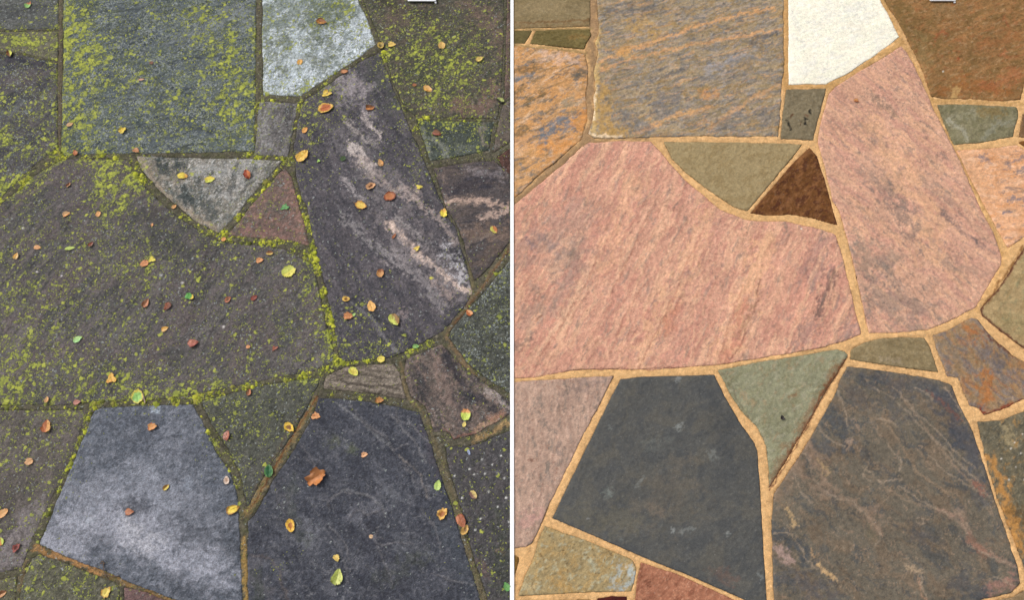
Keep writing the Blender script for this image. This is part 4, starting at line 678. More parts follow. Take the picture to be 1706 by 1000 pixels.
 ([(856.5, 926), (864, 929), (864, 936), (858, 958), (856.5, 960)], dict(c=(140, 108, 64), l=[((110, 84, 52), 6, 1.5, 40, .3, .5, .6)], amp=.2)),
 ([(996, 998), (1020, 994), (1044, 995), (1050, 1125), (870, 1125), (990, 1010)], dict(c=(84, 50, 36), l=[((64, 40, 30), 8, 1.5, 40, .3, .5, .6)], amp=.8)),
 ([(1640, 1004), (1688, 996), (1706, 984), (1730, 1020), (1752, 1125), (1640, 1125)], dict(c=(150, 128, 100), l=[((128, 108, 84), 12, 1.5, 40, .3, .5, .6)])),
 ([(856.5, 1003), (985, 1000), (975, 1015), (862, 1125), (856.5, 1125)], dict(c=(140, 112, 78), l=[((118, 96, 66), 12, 1.5, 40, .3, .5, .6)])),
]


def lines(sets, ox, oy, k, col, w, op, rough, h):
    return [(col, [(ox + x / k, oy + y / k) for x, y in pts], w, op, rough, h) for pts in sets]


for poly, spec in NEW:
    if 'large brown grey slate' in spec.get('label', ''):
        L_ = [[(1200, 290), (1270, 330), (1330, 390), (1400, 460), (1450, 500), (1500, 560), (1560, 610)], [(1270, 290), (1340, 370), (1420, 440), (1470, 500), (1540, 560)], [(1220, 300), (1225, 340), (1200, 350)],
              [(1340, 295), (1380, 310), (1400, 335)], [(1210, 395), (1260, 405), (1280, 425)], [(960, 500), (990, 540), (1000, 590), (1040, 640), (1080, 660)], [(1080, 660), (1130, 670), (1180, 720), (1220, 760), (1230, 800), (1210, 815)],
              [(1170, 560), (1230, 610), (1300, 600)], [(1290, 620), (1380, 680), (1440, 710), (1500, 750), (1520, 780)], [(1470, 700), (1500, 720), (1530, 780)], [(1520, 820), (1600, 860), (1680, 890)], [(1390, 520), (1440, 570), (1520, 620), (1600, 660)],
              [(870, 780), (930, 780), (960, 820), (980, 870), (1010, 900)], [(1345, 730), (1365, 725), (1372, 745), (1355, 755), (1345, 742)], [(1120, 420), (1100, 330), (1080, 300)], [(1010, 410), (1060, 470), (1110, 490)],
              [(1180, 560), (1170, 590), (1200, 610)], [(1250, 480), (1300, 540), (1290, 570)], [(1370, 900), (1360, 950), (1380, 990)], [(1440, 290), (1520, 400), (1560, 480)], [(930, 560), (960, 640), (1000, 680)], [(1590, 930), (1620, 925), (1660, 950)]]
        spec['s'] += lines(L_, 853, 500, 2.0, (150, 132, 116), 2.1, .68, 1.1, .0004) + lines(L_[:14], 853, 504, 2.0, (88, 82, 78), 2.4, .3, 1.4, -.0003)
        spec['s'] += lines([[(930, 540), (980, 600), (1050, 650)], [(1200, 700), (1220, 780)], [(1480, 700), (1520, 760)], [(960, 480), (1050, 560)]], 853, 500, 2.0, (150, 124, 108), 12, .4, 1.4, 0)
        spec['s'] += lines([[(1230, 330), (1300, 400)], [(1500, 420), (1540, 520)], [(1350, 780), (1400, 800)], [(1120, 300), (1180, 360)]], 853, 500, 2.0, (86, 84, 88), 13, .5, 1.3, 0)
for poly, spec in NEW:
    if 'largest flagstone of the right' in spec.get('label', ''):
        L_ = [[(940, 140), (860, 300), (800, 460), (720, 620), (620, 830)], [(700, 20), (560, 300), (480, 470)], [(430, 260), (360, 420), (240, 620), (120, 780)], [(250, 600), (160, 760)], [(1130, 420), (1080, 560), (1010, 800)], [(640, 420), (540, 600), (480, 760)]]
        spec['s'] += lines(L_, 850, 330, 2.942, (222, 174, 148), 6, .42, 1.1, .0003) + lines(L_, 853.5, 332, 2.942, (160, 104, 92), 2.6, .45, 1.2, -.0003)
        spec['s'] += lines([[(500, 0), (430, 200), (300, 380)], [(1000, 150), (900, 420), (800, 700)]], 850, 330, 2.942, (176, 122, 114), 20, .32, 1.3, 0)
for poly, spec in OLD:
    if 'large dark layered slate' in spec.get('label', ''):
        L_ = [[(480, 50), (520, 90), (560, 150), (640, 190)], [(550, 120), (600, 170), (650, 195)], [(700, 70), (720, 120), (790, 150), (830, 200), (870, 230)], [(660, 200), (690, 270), (720, 250), (760, 240)],
              [(380, 560), (370, 530), (400, 490), (450, 475), (540, 480), (600, 500)], [(590, 575), (640, 560), (660, 600)], [(600, 720), (640, 740), (700, 720), (780, 720)], [(740, 330), (780, 380), (800, 430), (860, 440), (870, 510)],
              [(360, 630), (430, 690), (470, 760), (480, 820)], [(600, 700), (630, 780), (660, 850), (690, 920)], [(260, 300), (310, 340), (330, 310)], [(880, 870), (960, 900), (1080, 930)], [(480, 590), (520, 560), (560, 580), (600, 570)], [(620, 640), (600, 690), (650, 700)]]
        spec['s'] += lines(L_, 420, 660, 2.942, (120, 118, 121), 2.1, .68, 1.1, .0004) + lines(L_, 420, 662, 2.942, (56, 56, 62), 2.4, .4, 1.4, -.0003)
    if 'crossed by diagonal' in spec.get('label', ''):
        spec['s'] = [(t[0], t[1], t[2] * 1.15, min(1.0, t[3] * 1.12), (t[4] if len(t) > 4 else .6) * 1.75) + tuple(t[5:]) for t in spec['s']]
        L_ = [[(450, 60), (470, 80), (520, 130), (560, 160)], [(560, 510), (540, 560), (600, 600), (640, 660), (660, 710), (710, 750)], [(880, 400), (910, 470), (915, 530)], [(730, 250), (680, 300)], [(400, 20), (440, 60)], [(640, 60), (700, 110), (740, 170)]]
        spec['s'] += lines(L_, 420, 330, 2.942, (126, 122, 126), 1.8, .65, .9, .0006)
    if 'largest dark brown' in spec.get('label', ''):
        L_ = [[(1060, 250), (1000, 330), (900, 470), (940, 500)], [(960, 640), (900, 690)], [(780, 480), (730, 560), (700, 610)], [(860, 280), (870, 320)], [(1080, 560), (1040, 640), (1000, 720)], [(310, 480), (320, 560), (300, 640)], [(640, 350), (700, 400), (660, 500)]]
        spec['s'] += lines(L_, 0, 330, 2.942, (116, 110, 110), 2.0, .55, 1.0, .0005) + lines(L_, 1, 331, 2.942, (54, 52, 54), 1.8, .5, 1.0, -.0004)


def shift(spec, f):
    spec['c'] = f(spec['c'])
    spec['l'] = [(f(l[0]),) + tuple(l[1:]) for l in spec.get('l', [])]
    spec['s'] = [(f(t[0]),) + tuple(t[1:]) for t in spec.get('s', [])]


def f_old(c):
    m = sum(c) / 3
    return tuple(min(250, v * 0.88 + m * 0.12 + 4) for v in c)


for _, spec in OLD: shift(spec, f_old)
TINT = {'blue grey and ochre': (6, 4, 5), 'khaki triangular': (6, 1, 7), 'small brown grey': (5, 3, 6), 'long pink tan': (6, 9, 5), 'largest flagstone of the right': (5, 9, 5),
        'pinkish grey flagstone': (2, 4, 0), 'charcoal slate': (15, 14, 11), 'large brown grey slate': (5, 7, 5), 'grey green triangular': (5, 2, 5), 'small khaki': (5, 0, 5),
        'olive tan flagstone with a dark': (4, 0, 4), 'mossy green': (6, 0, 4), 'rusty orange': (-2, 4, 14), 'rust brown': (2, 6, 8), 'peach orange': (-2, 4, 10), 'upper left corner of the right': (4, 1, 6),
        'chocolate': (4, 5, 6), 'olive ochre': (2, 0, 4)}
for poly, spec in NEW:
    for key, d_ in TINT.items():
        if key in spec.get('label', ''): shift(spec, lambda c, a=d_: tuple(min(250, v + w) for v, w in zip(c, a)))
for i, (poly, spec) in enumerate(OLD):
    make_stone(poly, spec, old_pave, M_OLD, True, 11 + i)
for i, (poly, spec) in enumerate(NEW):
    make_stone(poly, spec, new_pave, M_NEW, False, 61 + i)

# ------------------------------------------------------------------ mortar in the joints (recessed bed)
J_OLD = dict(c=(100, 96, 84), l=[((82, 80, 72), 9, 1.5, 30, .1, .6, .7), ((124, 117, 102), 6, 1.3, 40, .7, .4, .6), ((62, 62, 50), 6, 1.3, 20, .8, .4, .6), ((92, 94, 66), 16, 1.4, 20, .6, .6, .5)],
    s=[((176, 134, 90), [(60, 915), (100, 930), (170, 955)], 8, .8, .8), ((158, 124, 80), [(175, 955), (235, 980), (290, 1005)], 8, .6, 1.0), ((166, 136, 84), [(406, 900), (409, 960), (410, 1030)], 7, .75, .9), ((150, 124, 84), [(408, 860), (440, 810), (480, 745), (525, 665)], 6, .6, 1.0), ((112, 74, 54), [(530, 660), (495, 715), (420, 845)], 2.2, .8, .7),
       ((108, 98, 84), [(100, 0), (101, 120), (99, 250)], 6, .7, .7), ((110, 104, 90), [(432, 0), (430, 160)], 6, .5, .8), ((132, 112, 88), [(690, 480), (785, 500)], 5, .5, 1), ((140, 116, 90), [(745, 560), (770, 600), (800, 640)], 7, .6, .9), ((134, 112, 88), [(850, 408), (800, 480), (745, 555)], 4, .5, 1), ((116, 80, 58), [(848, 415), (805, 478), (755, 545)], 2, .6, .8), ((128, 112, 86), [(668, 605), (680, 665), (700, 680)], 6, .6, .9), ((122, 112, 88), [(765, 370), (780, 410), (788, 480)], 5, .7, .8), ((176, 146, 104), [(850, 705), (820, 718), (790, 735)], 6, .7, .9), ((120, 108, 84), [(704, 685), (740, 780), (805, 1000)], 5, .5, 1), ((150, 128, 94), [(40, 930), (35, 1000)], 6, .4, 1)])
J_NEW = dict(c=(216, 173, 122), l=[((228, 186, 134), 10, 1.2, 20, .3, .6, .6), ((190, 150, 106), 7, 1.2, 20, .8, .4, .5), ((170, 136, 98), 26, 1.4, 20, 1.1, .4, .5)],
    s=[((158, 130, 100), [(987, -130), (985, 100), (983, 200), (970, 240), (857, 340)], 16, .96, .3), ((160, 132, 100), [(960, 240), (1010, 232), (1080, 231)], 5, .8, .5), ((150, 130, 90), [(857, 49), (983, 46)], 4, .8, .6), ((150, 128, 90), [(857, 74), (920, 80), (975, 87)], 3.5, .8, .6),
       ((184, 142, 90), [(1308, -130), (1310, 80), (1308, 144), (1380, 145)], 9, .7, .5), ((182, 144, 94), [(1380, 143), (1500, 70), (1470, 0), (1440, -130)], 8, .7, .6), ((176, 138, 92), [(1505, 70), (1550, 165), (1590, 245), (1640, 345), (1668, 420)], 7, .6, .8), ((178, 140, 90), [(1555, 168), (1700, 172)], 5, .6, .8), ((198, 154, 100), [(1670, 420), (1665, 460), (1630, 520)], 10, .4, 1.0), ((130, 86, 50), [(1706, 410), (1684, 445), (1640, 508)], 3, .7, .8), ((80, 44, 28), [(1413, 594), (1374, 658), (1316, 762), (1283, 818)], 2.0, .75, .7)])  # closing dark strokes paint the shadow line beside the dark rimmed stones


def make_bed(name, xa, xb, spec, mat, parent, old, seed):
    i0 = max(0, int((xa - gx0) / H)); i1 = min(NX, int((xb - gx0) / H) + 1)
    gx, gy = np.meshgrid(gx0 + H * np.arange(i0, i1), gy0 + H * np.arange(NY))
    gx[:, -1] = min(xb, gx[0, -1] + 0) if old else gx[:, -1]
    deep = DEEP[:, i0:i1]
    ok = deep < 0.009
    q = ok[:-1, :-1] & ok[1:, :-1] & ok[:-1, 1:] & ok[1:, 1:]
    used = np.zeros_like(ok)
    used[:-1, :-1] |= q; used[1:, :-1] |= q; used[:-1, 1:] |= q; used[1:, 1:] |= q
    idx = -np.ones(ok.shape, np.int64); idx[used] = np.arange(used.sum())
    quads = np.stack([idx[:-1, :-1][q], idx[:-1, 1:][q], idx[1:, 1:][q], idx[1:, :-1][q]], 1)
    X, Y, E = gx[used], gy[used], -deep[used]
    col, _ = paint(X, Y, spec, seed)
    x, y = X / PXM, Y / PXM
    z = (-0.0005 if old else -0.0014) + (0.0007 if old else 0.0003) * fbm(x / 8, y / 8, seed, 3, 0.7) + 0.0004 * fbm(x / 30, y / 30, seed + 4, 2)
    z = z + 0.0012 * np.clip(E / 0.008, 0, 1)
    z = np.minimum(z, 0.0006 if old else -0.0003)
    z = np.where(deep[used] > 0.001, -0.006, z)
    at = {'Col': col}
    if old:
        w = wear_at(X, Y, np.zeros(len(X)), 0.06, 0.20, seed, 0.08)
        U, V = UV(X, Y)
        # joints that have stayed bare
        for pts, wd, k in (([(101, -120), (101, 60), (100, 230)], 9, .75), ([(60, 915), (160, 950)], 11, .85), ([(190, 960), (290, 1005)], 11, .45), ([(409, 940), (410, 1100)], 9, .5), ([(520, 675), (430, 830)], 9, .45), ([(745, 560), (800, 640)], 14, .7), ([(765, 370), (788, 480)], 9, .9), ([(850, 705), (790, 735)], 10, .6), ([(431, -120), (431, 160)], 9, .35), ([(850, 408), (750, 550)], 9, .5), ([(668, 605), (680, 665)], 8, .6), ([(835, 0), (840, 160), (822, 255)], 12, .7), ([(704, 700), (805, 1000)], 8, .35)):
            dd = seg_dist(U, V, np.array(pts, float), closed=False)[0]
            w[:, 0] *= 1 - k * sstep(wd, wd * 0.5, dd)
        for pts, wd, k in (([(497, 300), (540, 470), (562, 600)], 12, .5), ([(370, 395), (500, 410), (525, 435)], 12, .45), ([(375, 385), (465, 280)], 9, .45), ([(330, 662), (550, 615)], 9, .45), ([(150, 690), (60, 900)], 9, .3), ([(150, 675), (330, 662)], 10, .3), ([(325, 672), (400, 820)], 9, .3), ([(430, 262), (490, 270)], 9, .4), ([(490, 200), (500, 170)], 8, .4), ([(280, 345), (365, 398)], 9, .3), ([(560, 606), (700, 580), (745, 555)], 8, .25)):
            dd = seg_dist(U, V, np.array(pts, float), closed=False)[0]
            w[:, 0] += k * sstep(wd, wd * 0.5, dd)
        w[:, 0] *= np.clip(0.62 + 0.55 * fbm(X / PXM / 26, Y / PXM / 26, 77, 3, .7), 0.05, 1.2)
        w = np.clip(w, 0, 1); at['Wear'] = w
        Wm = w
    else:
        at['Wear'] = np.zeros((len(X), 3)); Wm = None
    co = np.stack([X, Y, z], 1)
    o = np_mesh(name, co, quads, mat, parent, at)
    return X, Y, z, E, Wm


sx = 0.0046                                  # half width of the white gutter strip
jo = make_bed('mortar', gx0, -sx + 0.001, J_OLD, M_OLDJ, old_pave, True, 201)
jn = make_bed('mortar', sx - 0.002, gx1, J_NEW, M_NEWJ, new_pave, False, 211)

# moss cushions growing in the joints of the old paving: real little lumps
M_MOSS = simple_mat('moss_green', (0.2, 0.22, 0.05), 0.95, 0.25, 900, attr=True)
X, Y, Z, E, Wm = jo
U, V = UV(X, Y)
pr = np.clip(Wm[:, 0] - 0.30, 0, 1) ** 1.3 * (E > -0.0005) * (U < 850) * (U > -30) * (V < 1030) * (V > -30)
pr = pr / pr.sum()
NM = 2600
pick = rng.choice(len(X), NM, replace=True, p=pr)
# unit lump: low dome
seg, rings = 7, 2
base = [(0, 0, 1.0)] + [(math.cos(2 * math.pi * k / seg) * r, math.sin(2 * math.pi * k / seg) * r, h) for r, h in ((0.62, 0.72), (1.0, 0.0)) for k in range(seg)]
tris = [(0, 1 + k, 1 + (k + 1) % seg) for k in range(seg)]
for k in range(seg):
    a, b, c, d = 1 + k, 1 + (k + 1) % seg, 1 + seg + (k + 1) % seg, 1 + seg + k
    tris += [(a, d, c), (a, c, b)]
base = np.array(base); tris = np.array(tris)
cols = np.array([alb(c) for c in ((176, 180, 66), (136, 142, 62), (196, 196, 76), (104, 108, 58), (150, 146, 78))])
rr = rng.gamma(1.8, 0.0009, NM) + 0.0007
sq = 0.7 + 0.6 * rng.random((NM, len(base), 1))
vv = base[None] * np.stack([rr, rr * (0.7 + 0.5 * rng.random(NM)), rr * 0.55], 1)[:, None, :] * sq
th = rng.random(NM) * 6.28
vx = vv[..., 0] * np.cos(th)[:, None] - vv[..., 1] * np.sin(th)[:, None]; vy = vv[..., 0] * np.sin(th)[:, None] + vv[..., 1] * np.cos(th)[:, None]
jx = X[pick] + rng.normal(0, 0.001, NM); jy = Y[pick] + rng.normal(0, 0.001, NM)
co = np.stack([vx + jx[:, None], vy + jy[:, None], vv[..., 2] + (Z[pick] - 0.0004)[:, None]], 2).reshape(-1, 3)
tt = (tris[None] + (np.arange(NM) * len(base))[:, None, None]).reshape(-1, 3)
cc = np.repeat(cols[rng.integers(0, 5, NM)] * (0.75 + 0.4 * rng.random((NM, 1))), len(base), axis=0)
mo = np_mesh('moss', co, tt, M_MOSS, old_pave, {'Col': cc})
tag(mo, 'yellow green moss cushions in the joints', kind='stuff')

# ------------------------------------------------------------------ paving beyond the traced part, so that the patio goes on
def clip_half(poly, px, py, nx, ny):
    out = []
    for i in range(len(poly)):
        a = poly[i]; b = poly[(i + 1) % len(poly)]
        da = (a[0] - px) * nx + (a[1] - py) * ny; db = (b[0] - px) * nx + (b[1] - py) * ny
        if da <= 0: out.append(a)
        if (da < 0) != (db < 0) and da != db:
            t = da / (da - db); out.append((a[0] + (b[0] - a[0]) * t, a[1] + (b[1] - a[1]) * t))
    return out


def outer_stone(poly, parent, mat, old, seed):
    cxy = np.mean(poly, axis=0)
    pts = []
    for i in range(len(poly)):
        a = np.array(poly[i]); b = np.array(poly[(i + 1) % len(poly)]); n = max(1, int(np.hypot(*(b - a)) / 0.03))
        for k in range(n): pts.append(a + (b - a) * k / n)
    pts = np.array(pts); m = len(pts)
    dirs = cxy - pts; ln = np.hypot(dirs[:, 0], dirs[:, 1])[:, None]; dirs = dirs / (ln + 1e-9)
    pts = pts + dirs * (0.009 + 0.003 * rng.random((m, 1)))
    co = []; lv = (1.0, 0.99, 0.66, 0.33)
    for s in lv:
        q = cxy + (pts - cxy) * s
        co.append(np.concatenate([q, np.full((m, 1), -0.002 if s == 1.0 else 0.001)], 1))
    low = co[0].copy(); low[:, 2] = -0.035
    co = np.concatenate([low] + co + [np.array([[cxy[0], cxy[1], 0.001]])])
    fs = []
    for r in range(len(lv)):
        for k in range(m):
            fs.append((r * m + k, r * m + (k + 1) % m, (r + 1) * m + (k + 1) % m, (r + 1) * m + k))
    t0 = len(lv) * m
    for k in range(m): fs.append((t0 + k, t0 + (k + 1) % m, t0 + m, t0 + m))
    base_c = random.choice([s[1]['c'] for s in (OLD if old else NEW)])
    col = np.tile(alb(base_c), (len(co), 1)) * (0.9 + 0.2 * rng.random((len(co), 1)))
    wear = np.tile(np.array([[0.16, 0.1, 0]]) if old else np.zeros((1, 3)), (len(co), 1))
    # triangles for the centre
    fq = np.array(fs[:-m]); ft = np.array([(a, b, c) for a, b, c, _ in fs[-m:]])
    tri = np.concatenate([fq[:, [0, 1, 2]], fq[:, [0, 2, 3]], ft])
    np_mesh('flagstone', co, tri, mat, parent, {'Col': col, 'Wear': wear})


TX0, TY1 = gx0, gy1
cs = [(float(a), float(b)) for a, b in (P(-128, -128), P(1834, -128), P(1834, 1128), P(-128, 1128))]
yt, yb = cs[0][1], cs[3][1]
BX, BT, BB = 3.2, yt + 1.6, yb - 0.9
regions = [([(-BX, yt), (-0.012, yt), (-0.012, BT), (-BX, BT)], True), ([(0.012, yt), (BX, yt), (BX, BT), (0.012, BT)], False),
           ([(-BX, BB), (-0.012, BB), (-0.012, yb), (-BX, yb)], True), ([(0.012, BB), (BX, BB), (BX, yb), (0.012, yb)], False),
           ([(-BX, yb), cs[3], cs[0], (-BX, yt)], True), ([cs[2], (BX, yb), (BX, yt), cs[1]], False)]
for ri, (reg, old) in enumerate(regions):
    xs = [p[0] for p in reg]; ys = [p[1] for p in reg]
    seeds = []
    st = 0.50
    for ix in range(int((max(xs) - min(xs)) / st) + 1):
        for iy in range(int((max(ys) - min(ys)) / st) + 1):
            seeds.append((min(xs) + (ix + 0.2 + 0.6 * random.random()) * st, min(ys) + (iy + 0.2 + 0.6 * random.random()) * st))
    for a in seeds:
        poly = list(reg)
        for b in seeds:
            if a is b or not poly: continue
            poly = clip_half(poly, (a[0] + b[0]) / 2, (a[1] + b[1]) / 2, b[0] - a[0], b[1] - a[1])
        if len(poly) < 3: continue
        ar = abs(sum(poly[i][0] * poly[(i + 1) % len(poly)][1] - poly[(i + 1) % len(poly)][0] * poly[i][1] for i in range(len(poly)))) / 2
        if ar < 0.012: continue
        outer_stone(poly, old_pave if old else new_pave, M_OLD if old else M_NEW, old, 300 + ri)


def flat_bed(name, reg, mat, parent, c, z=-0.0045, wear=(0, 0, 0)):
    co = np.array([(p[0], p[1], z) for p in reg])
    np_mesh(name, co, np.array([[0, 1, 2, 3]]), mat, parent, {'Col': np.tile(alb(c), (4, 1)), 'Wear': np.tile(np.array([wear], float), (4, 1))}, smooth=False)


for reg, old in regions:
    flat_bed('mortar', reg, M_OLDJ if old else M_NEWJ, old_pave if old else new_pave, (112, 104, 80) if old else (210, 166, 112), wear=(0.4, 0.1, 0) if old else (0, 0, 0))

# ground under and round the paving: one sheet to the horizon
gm = bpy.data.materials.new('lawn_soil'); gm.use_nodes = True
N = gm.node_tree.nodes; L = gm.node_tree.links
nz = N.new('ShaderNodeTexNoise'); nz.inputs['Scale'].default_value = 3; nz.inputs['Detail'].default_value = 8
cr = N.new('ShaderNodeValToRGB'); cr.color_ramp.elements[0].color = (0.035, 0.05, 0.02, 1); cr.color_ramp.elements[1].color = (0.10, 0.13, 0.05, 1)
L.new(nz.outputs[0], cr.inputs[0]); L.new(cr.outputs[0], N['Principled BSDF'].inputs['Base Color']); N['Principled BSDF'].inputs['Roughness'].default_value = 1
gq = np.array([(-150, -150, -0.04), (150, -150, -0.04), (150, 150, -0.04), (-150, 150, -0.04)], float)
go = np_mesh('ground', gq, np.array([[0, 1, 2, 3]]), gm, None, None, smooth=False)
tag(go, 'ground of grass and soil round the paving', kind='structure')

# ------------------------------------------------------------------ collage gutter built as a white strip; the place has no such edging
def box_mesh(name, x0, x1, y0, y1, z0, z1, bev, mat, parent=None):
    import bmesh
    bm = bmesh.new(); bmesh.ops.create_cube(bm, size=1)
    for v in bm.verts:
        v.co = Vector((x0 if v.co.x < 0 else x1, y0 if v.co.y < 0 else y1, z0 if v.co.z < 0 else z1))
    bmesh.ops.bevel(bm, geom=list(bm.edges), offset=bev, segments=2, affect='EDGES', profile=0.6)
    me = bpy.data.meshes.new(name); bm.to_mesh(me); bm.free(); me.materials.append(mat)
    return link(bpy.data.objects.new(name, me), parent)


M_WHITE = simple_mat('white_paint', (0.86, 0.86, 0.86), 0.6, 0.02, 60)
st = box_mesh('collage_gutter', -sx, sx + 0.0002, BB, BT, -0.035, 0.004, 0.0006, M_WHITE)
tag(st, 'collage gutter built as a thin white strip between the weathered and the clean paving', 'collage gutter')

# ------------------------------------------------------------------ fallen leaves, each a thing of its own
M_LEAF = simple_mat('leaf_tissue', (0.5, 0.3, 0.05), 0.5, 0.16, 600, attr=True)
M_STEM = simple_mat('leaf_stalk', (0.22, 0.12, 0.06), 0.6, 0.1, 300)
GREEN, LIME, YEL, YGR = (96, 158, 78), (190, 208, 84), (236, 208, 44), (214, 216, 70)
AMB, ORG, RUST, BRN = (232, 170, 58), (222, 142, 72), (190, 92, 48), (128, 72, 48)
TAN, PALE, RED, DKG = (206, 160, 104), (208, 184, 168), (146, 66, 52), (44, 100, 52)


def leaf(u, v, px, ang, kind, c1, c2, mode, curl, label, seed, stem=None):
    r = np.random.default_rng(900 + seed)
    x0, y0 = P(u, v); x1, _ = P(u + 1, v); m = float(x1 - x0)
    Lw = px * m * 1.02
    n, rings = 36, 8
    th = np.linspace(0, 2 * math.pi, n, endpoint=False)
    W = dict(oval=0.74, slim=0.44, round=0.95, drop=0.80, lobed=0.88, maple=0.95, curl=0.82, crinkle=0.9)[kind]
    ex, ey = np.cos(th), np.sin(th) * W
    if kind in ('oval', 'slim', 'curl', 'drop'):
        ey = ey * (1 - (0.28 if kind != 'drop' else 0.5) * np.cos(th)) * (1 - 0.18 * np.cos(th) ** 2)
    rad = np.ones(n)
    if kind == 'maple':
        lob = np.zeros(n)
        for a, h in ((0.05, .9), (1.25, 1.0), (2.7, .55), (-0.9, .45), (-1.7, .6), (-2.6, .5)):
            dd = np.abs((th - a + math.pi) % (2 * math.pi) - math.pi)
            lob = np.maximum(lob, h * np.clip(1 - dd / 0.62, 0, 1) ** 0.8)
        rad = 0.62 + 0.42 * lob ** 0.6
    elif kind == 'lobed':
        rad = 0.78 + 0.22 * np.cos(3 * th + r.random() * 6) + 0.08 * np.cos(5 * th)
    elif kind == 'crinkle':
        rad = 0.88 + 0.10 * np.cos(3 * th + 1) + 0.07 * np.cos(7 * th + 2)
    rad = rad + (0.05 if kind != 'maple' else 0.06) * r.normal(size=n) + 0.03 * np.cos(18 * th)
    # a nibbled notch in some of them
    if r.random() < 0.4:
        a = r.random() * 6.28; dd = np.abs((th - a + math.pi) % (2 * math.pi) - math.pi)
        rad -= 0.22 * np.clip(1 - dd / 0.35, 0, 1)
    fr = np.linspace(0, 1, rings + 1)[1:] ** 0.9
    gx = np.concatenate([[0]] + [ex * rad * f for f in fr]) * Lw / 2
    gy = np.concatenate([[0]] + [ey * rad * f for f in fr]) * Lw / 2
    nx_, ny_ = gx / (Lw / 2), gy / (Lw / 2)
    fa = r.normal() * 0.25
    z = curl * (0.42 * np.abs(ny_) ** 1.6 + 0.20 * nx_ ** 2 * (1 if r.random() < .7 else -0.6) + 0.16 * fbm(nx_ * 1.3 + seed, ny_ * 1.3, 5, 3) * np.hypot(nx_, ny_) + fa * nx_ * 0.4)
    z = z - 0.05 * np.exp(-(ny_ / 0.07) ** 2)                        # midrib furrow
    z = z * Lw / 2
    squash = 1 - 0.25 * min(1, curl) * np.abs(ny_)
    gy = gy * squash
    z = z - z.min() + 0.0012
    co = np.stack([gx, gy, z], 1)
    q = []
    for k in range(rings - 1):
        a = 1 + k * n + np.arange(n); b = 1 + k * n + (np.arange(n) + 1) % n
        q.append(np.stack([a, a + n, b + n, b], 1))
    q = np.concatenate(q); t = np.stack([np.zeros(n, int), 1 + np.arange(n), 1 + (np.arange(n) + 1) % n], 1)
    tri = np.concatenate([q[:, [0, 1, 2]], q[:, [0, 2, 3]], t])
    curl = curl * 1.25
    fx = lambda c: (c[0], min(c[0], c[1] * 1.14), c[2]) if c[0] > c[1] * 1.55 else c
    A, B = alb(fx(c1)) * 0.96, alb(fx(c2)) * 0.96
    A = A * 0.86 + 0.14 * A.mean() ; B = B * 0.86 + 0.14 * B.mean()
    rr = np.hypot(nx_, ny_ / W); nn = fbm(nx_ * 2 + seed * 3, ny_ * 2, 9, 4, 0.7)
    if mode == 'rim': f = sstep(0.62, 0.85, rr + 0.10 * nn)
    elif mode == 'core': f = sstep(0.62, 0.30, rr + 0.12 * nn)
    elif mode == 'half': f = sstep(-0.12, 0.12, ny_ + 0.12 * nn)
    elif mode == 'tip': f = sstep(0.15, 0.5, nx_ + 0.16 * nn)
    else: f = sstep(0.5, 1.0, nn)
    col = A * (1 - f[:, None]) + B * f[:, None]
    col = col * (1 + 0.10 * nn)[:, None]
    br = sstep(1.25, 1.6, fbm(nx_ * 4, ny_ * 4 + seed, 14, 2)) * 0.7
    col = col * (1 - br[:, None]) + alb((96, 56, 34)) * br[:, None]
    vein = np.exp(-(ny_ / 0.06) ** 2) * 0.30 + 0.14 * (np.cos((nx_ - np.abs(ny_) * 0.8) * 22) > 0.75)
    col = col * (1 - vein[:, None] * 0.6) + np.minimum(col * 1.5, 0.8) * vein[:, None] * 0.3
    edge = sstep(0.93, 1.0, rr / np.maximum(np.concatenate([[1]] + [rad] * rings), 0.3)) * 0.35
    col = np.clip(col * (1 - edge[:, None]), 0.01, 0.85)
    o = np_mesh('fallen_leaf', co, tri, M_LEAF, None, {'Col': col})
    o.location = (float(x0), float(y0), 0.0008)
    o.rotation_euler = (0, 0, math.radians(ang))
    tag(o, label, 'leaf', 'autumn leaves scattered on the paving')
    if stem:
        sl, sa = stem
        k, sg = 8, 6
        s0 = -Lw / 2 * 0.92
        pts = [(s0 - sl * m * t * math.cos(sa * t), sl * m * t * math.sin(sa * t), 0.0022 + 0.0012 * math.sin(t * 3)) for t in np.linspace(0, 1, k)]
        vs, fs = [], []
        for i, p in enumerate(pts):
            rd = 0.0010 * (1 - 0.35 * i / k)
            for j in range(sg):
                a = 2 * math.pi * j / sg
                vs.append((p[0], p[1] + rd * math.cos(a), p[2] + rd * math.sin(a)))
        for i in range(k - 1):
            for j in range(sg):
                fs.append((i * sg + j, i * sg + (j + 1) % sg, (i + 1) * sg + (j + 1) % sg, (i + 1) * sg + j))
        np_mesh('stem', np.array(vs), np.array(fs), M_STEM, o)
    return o


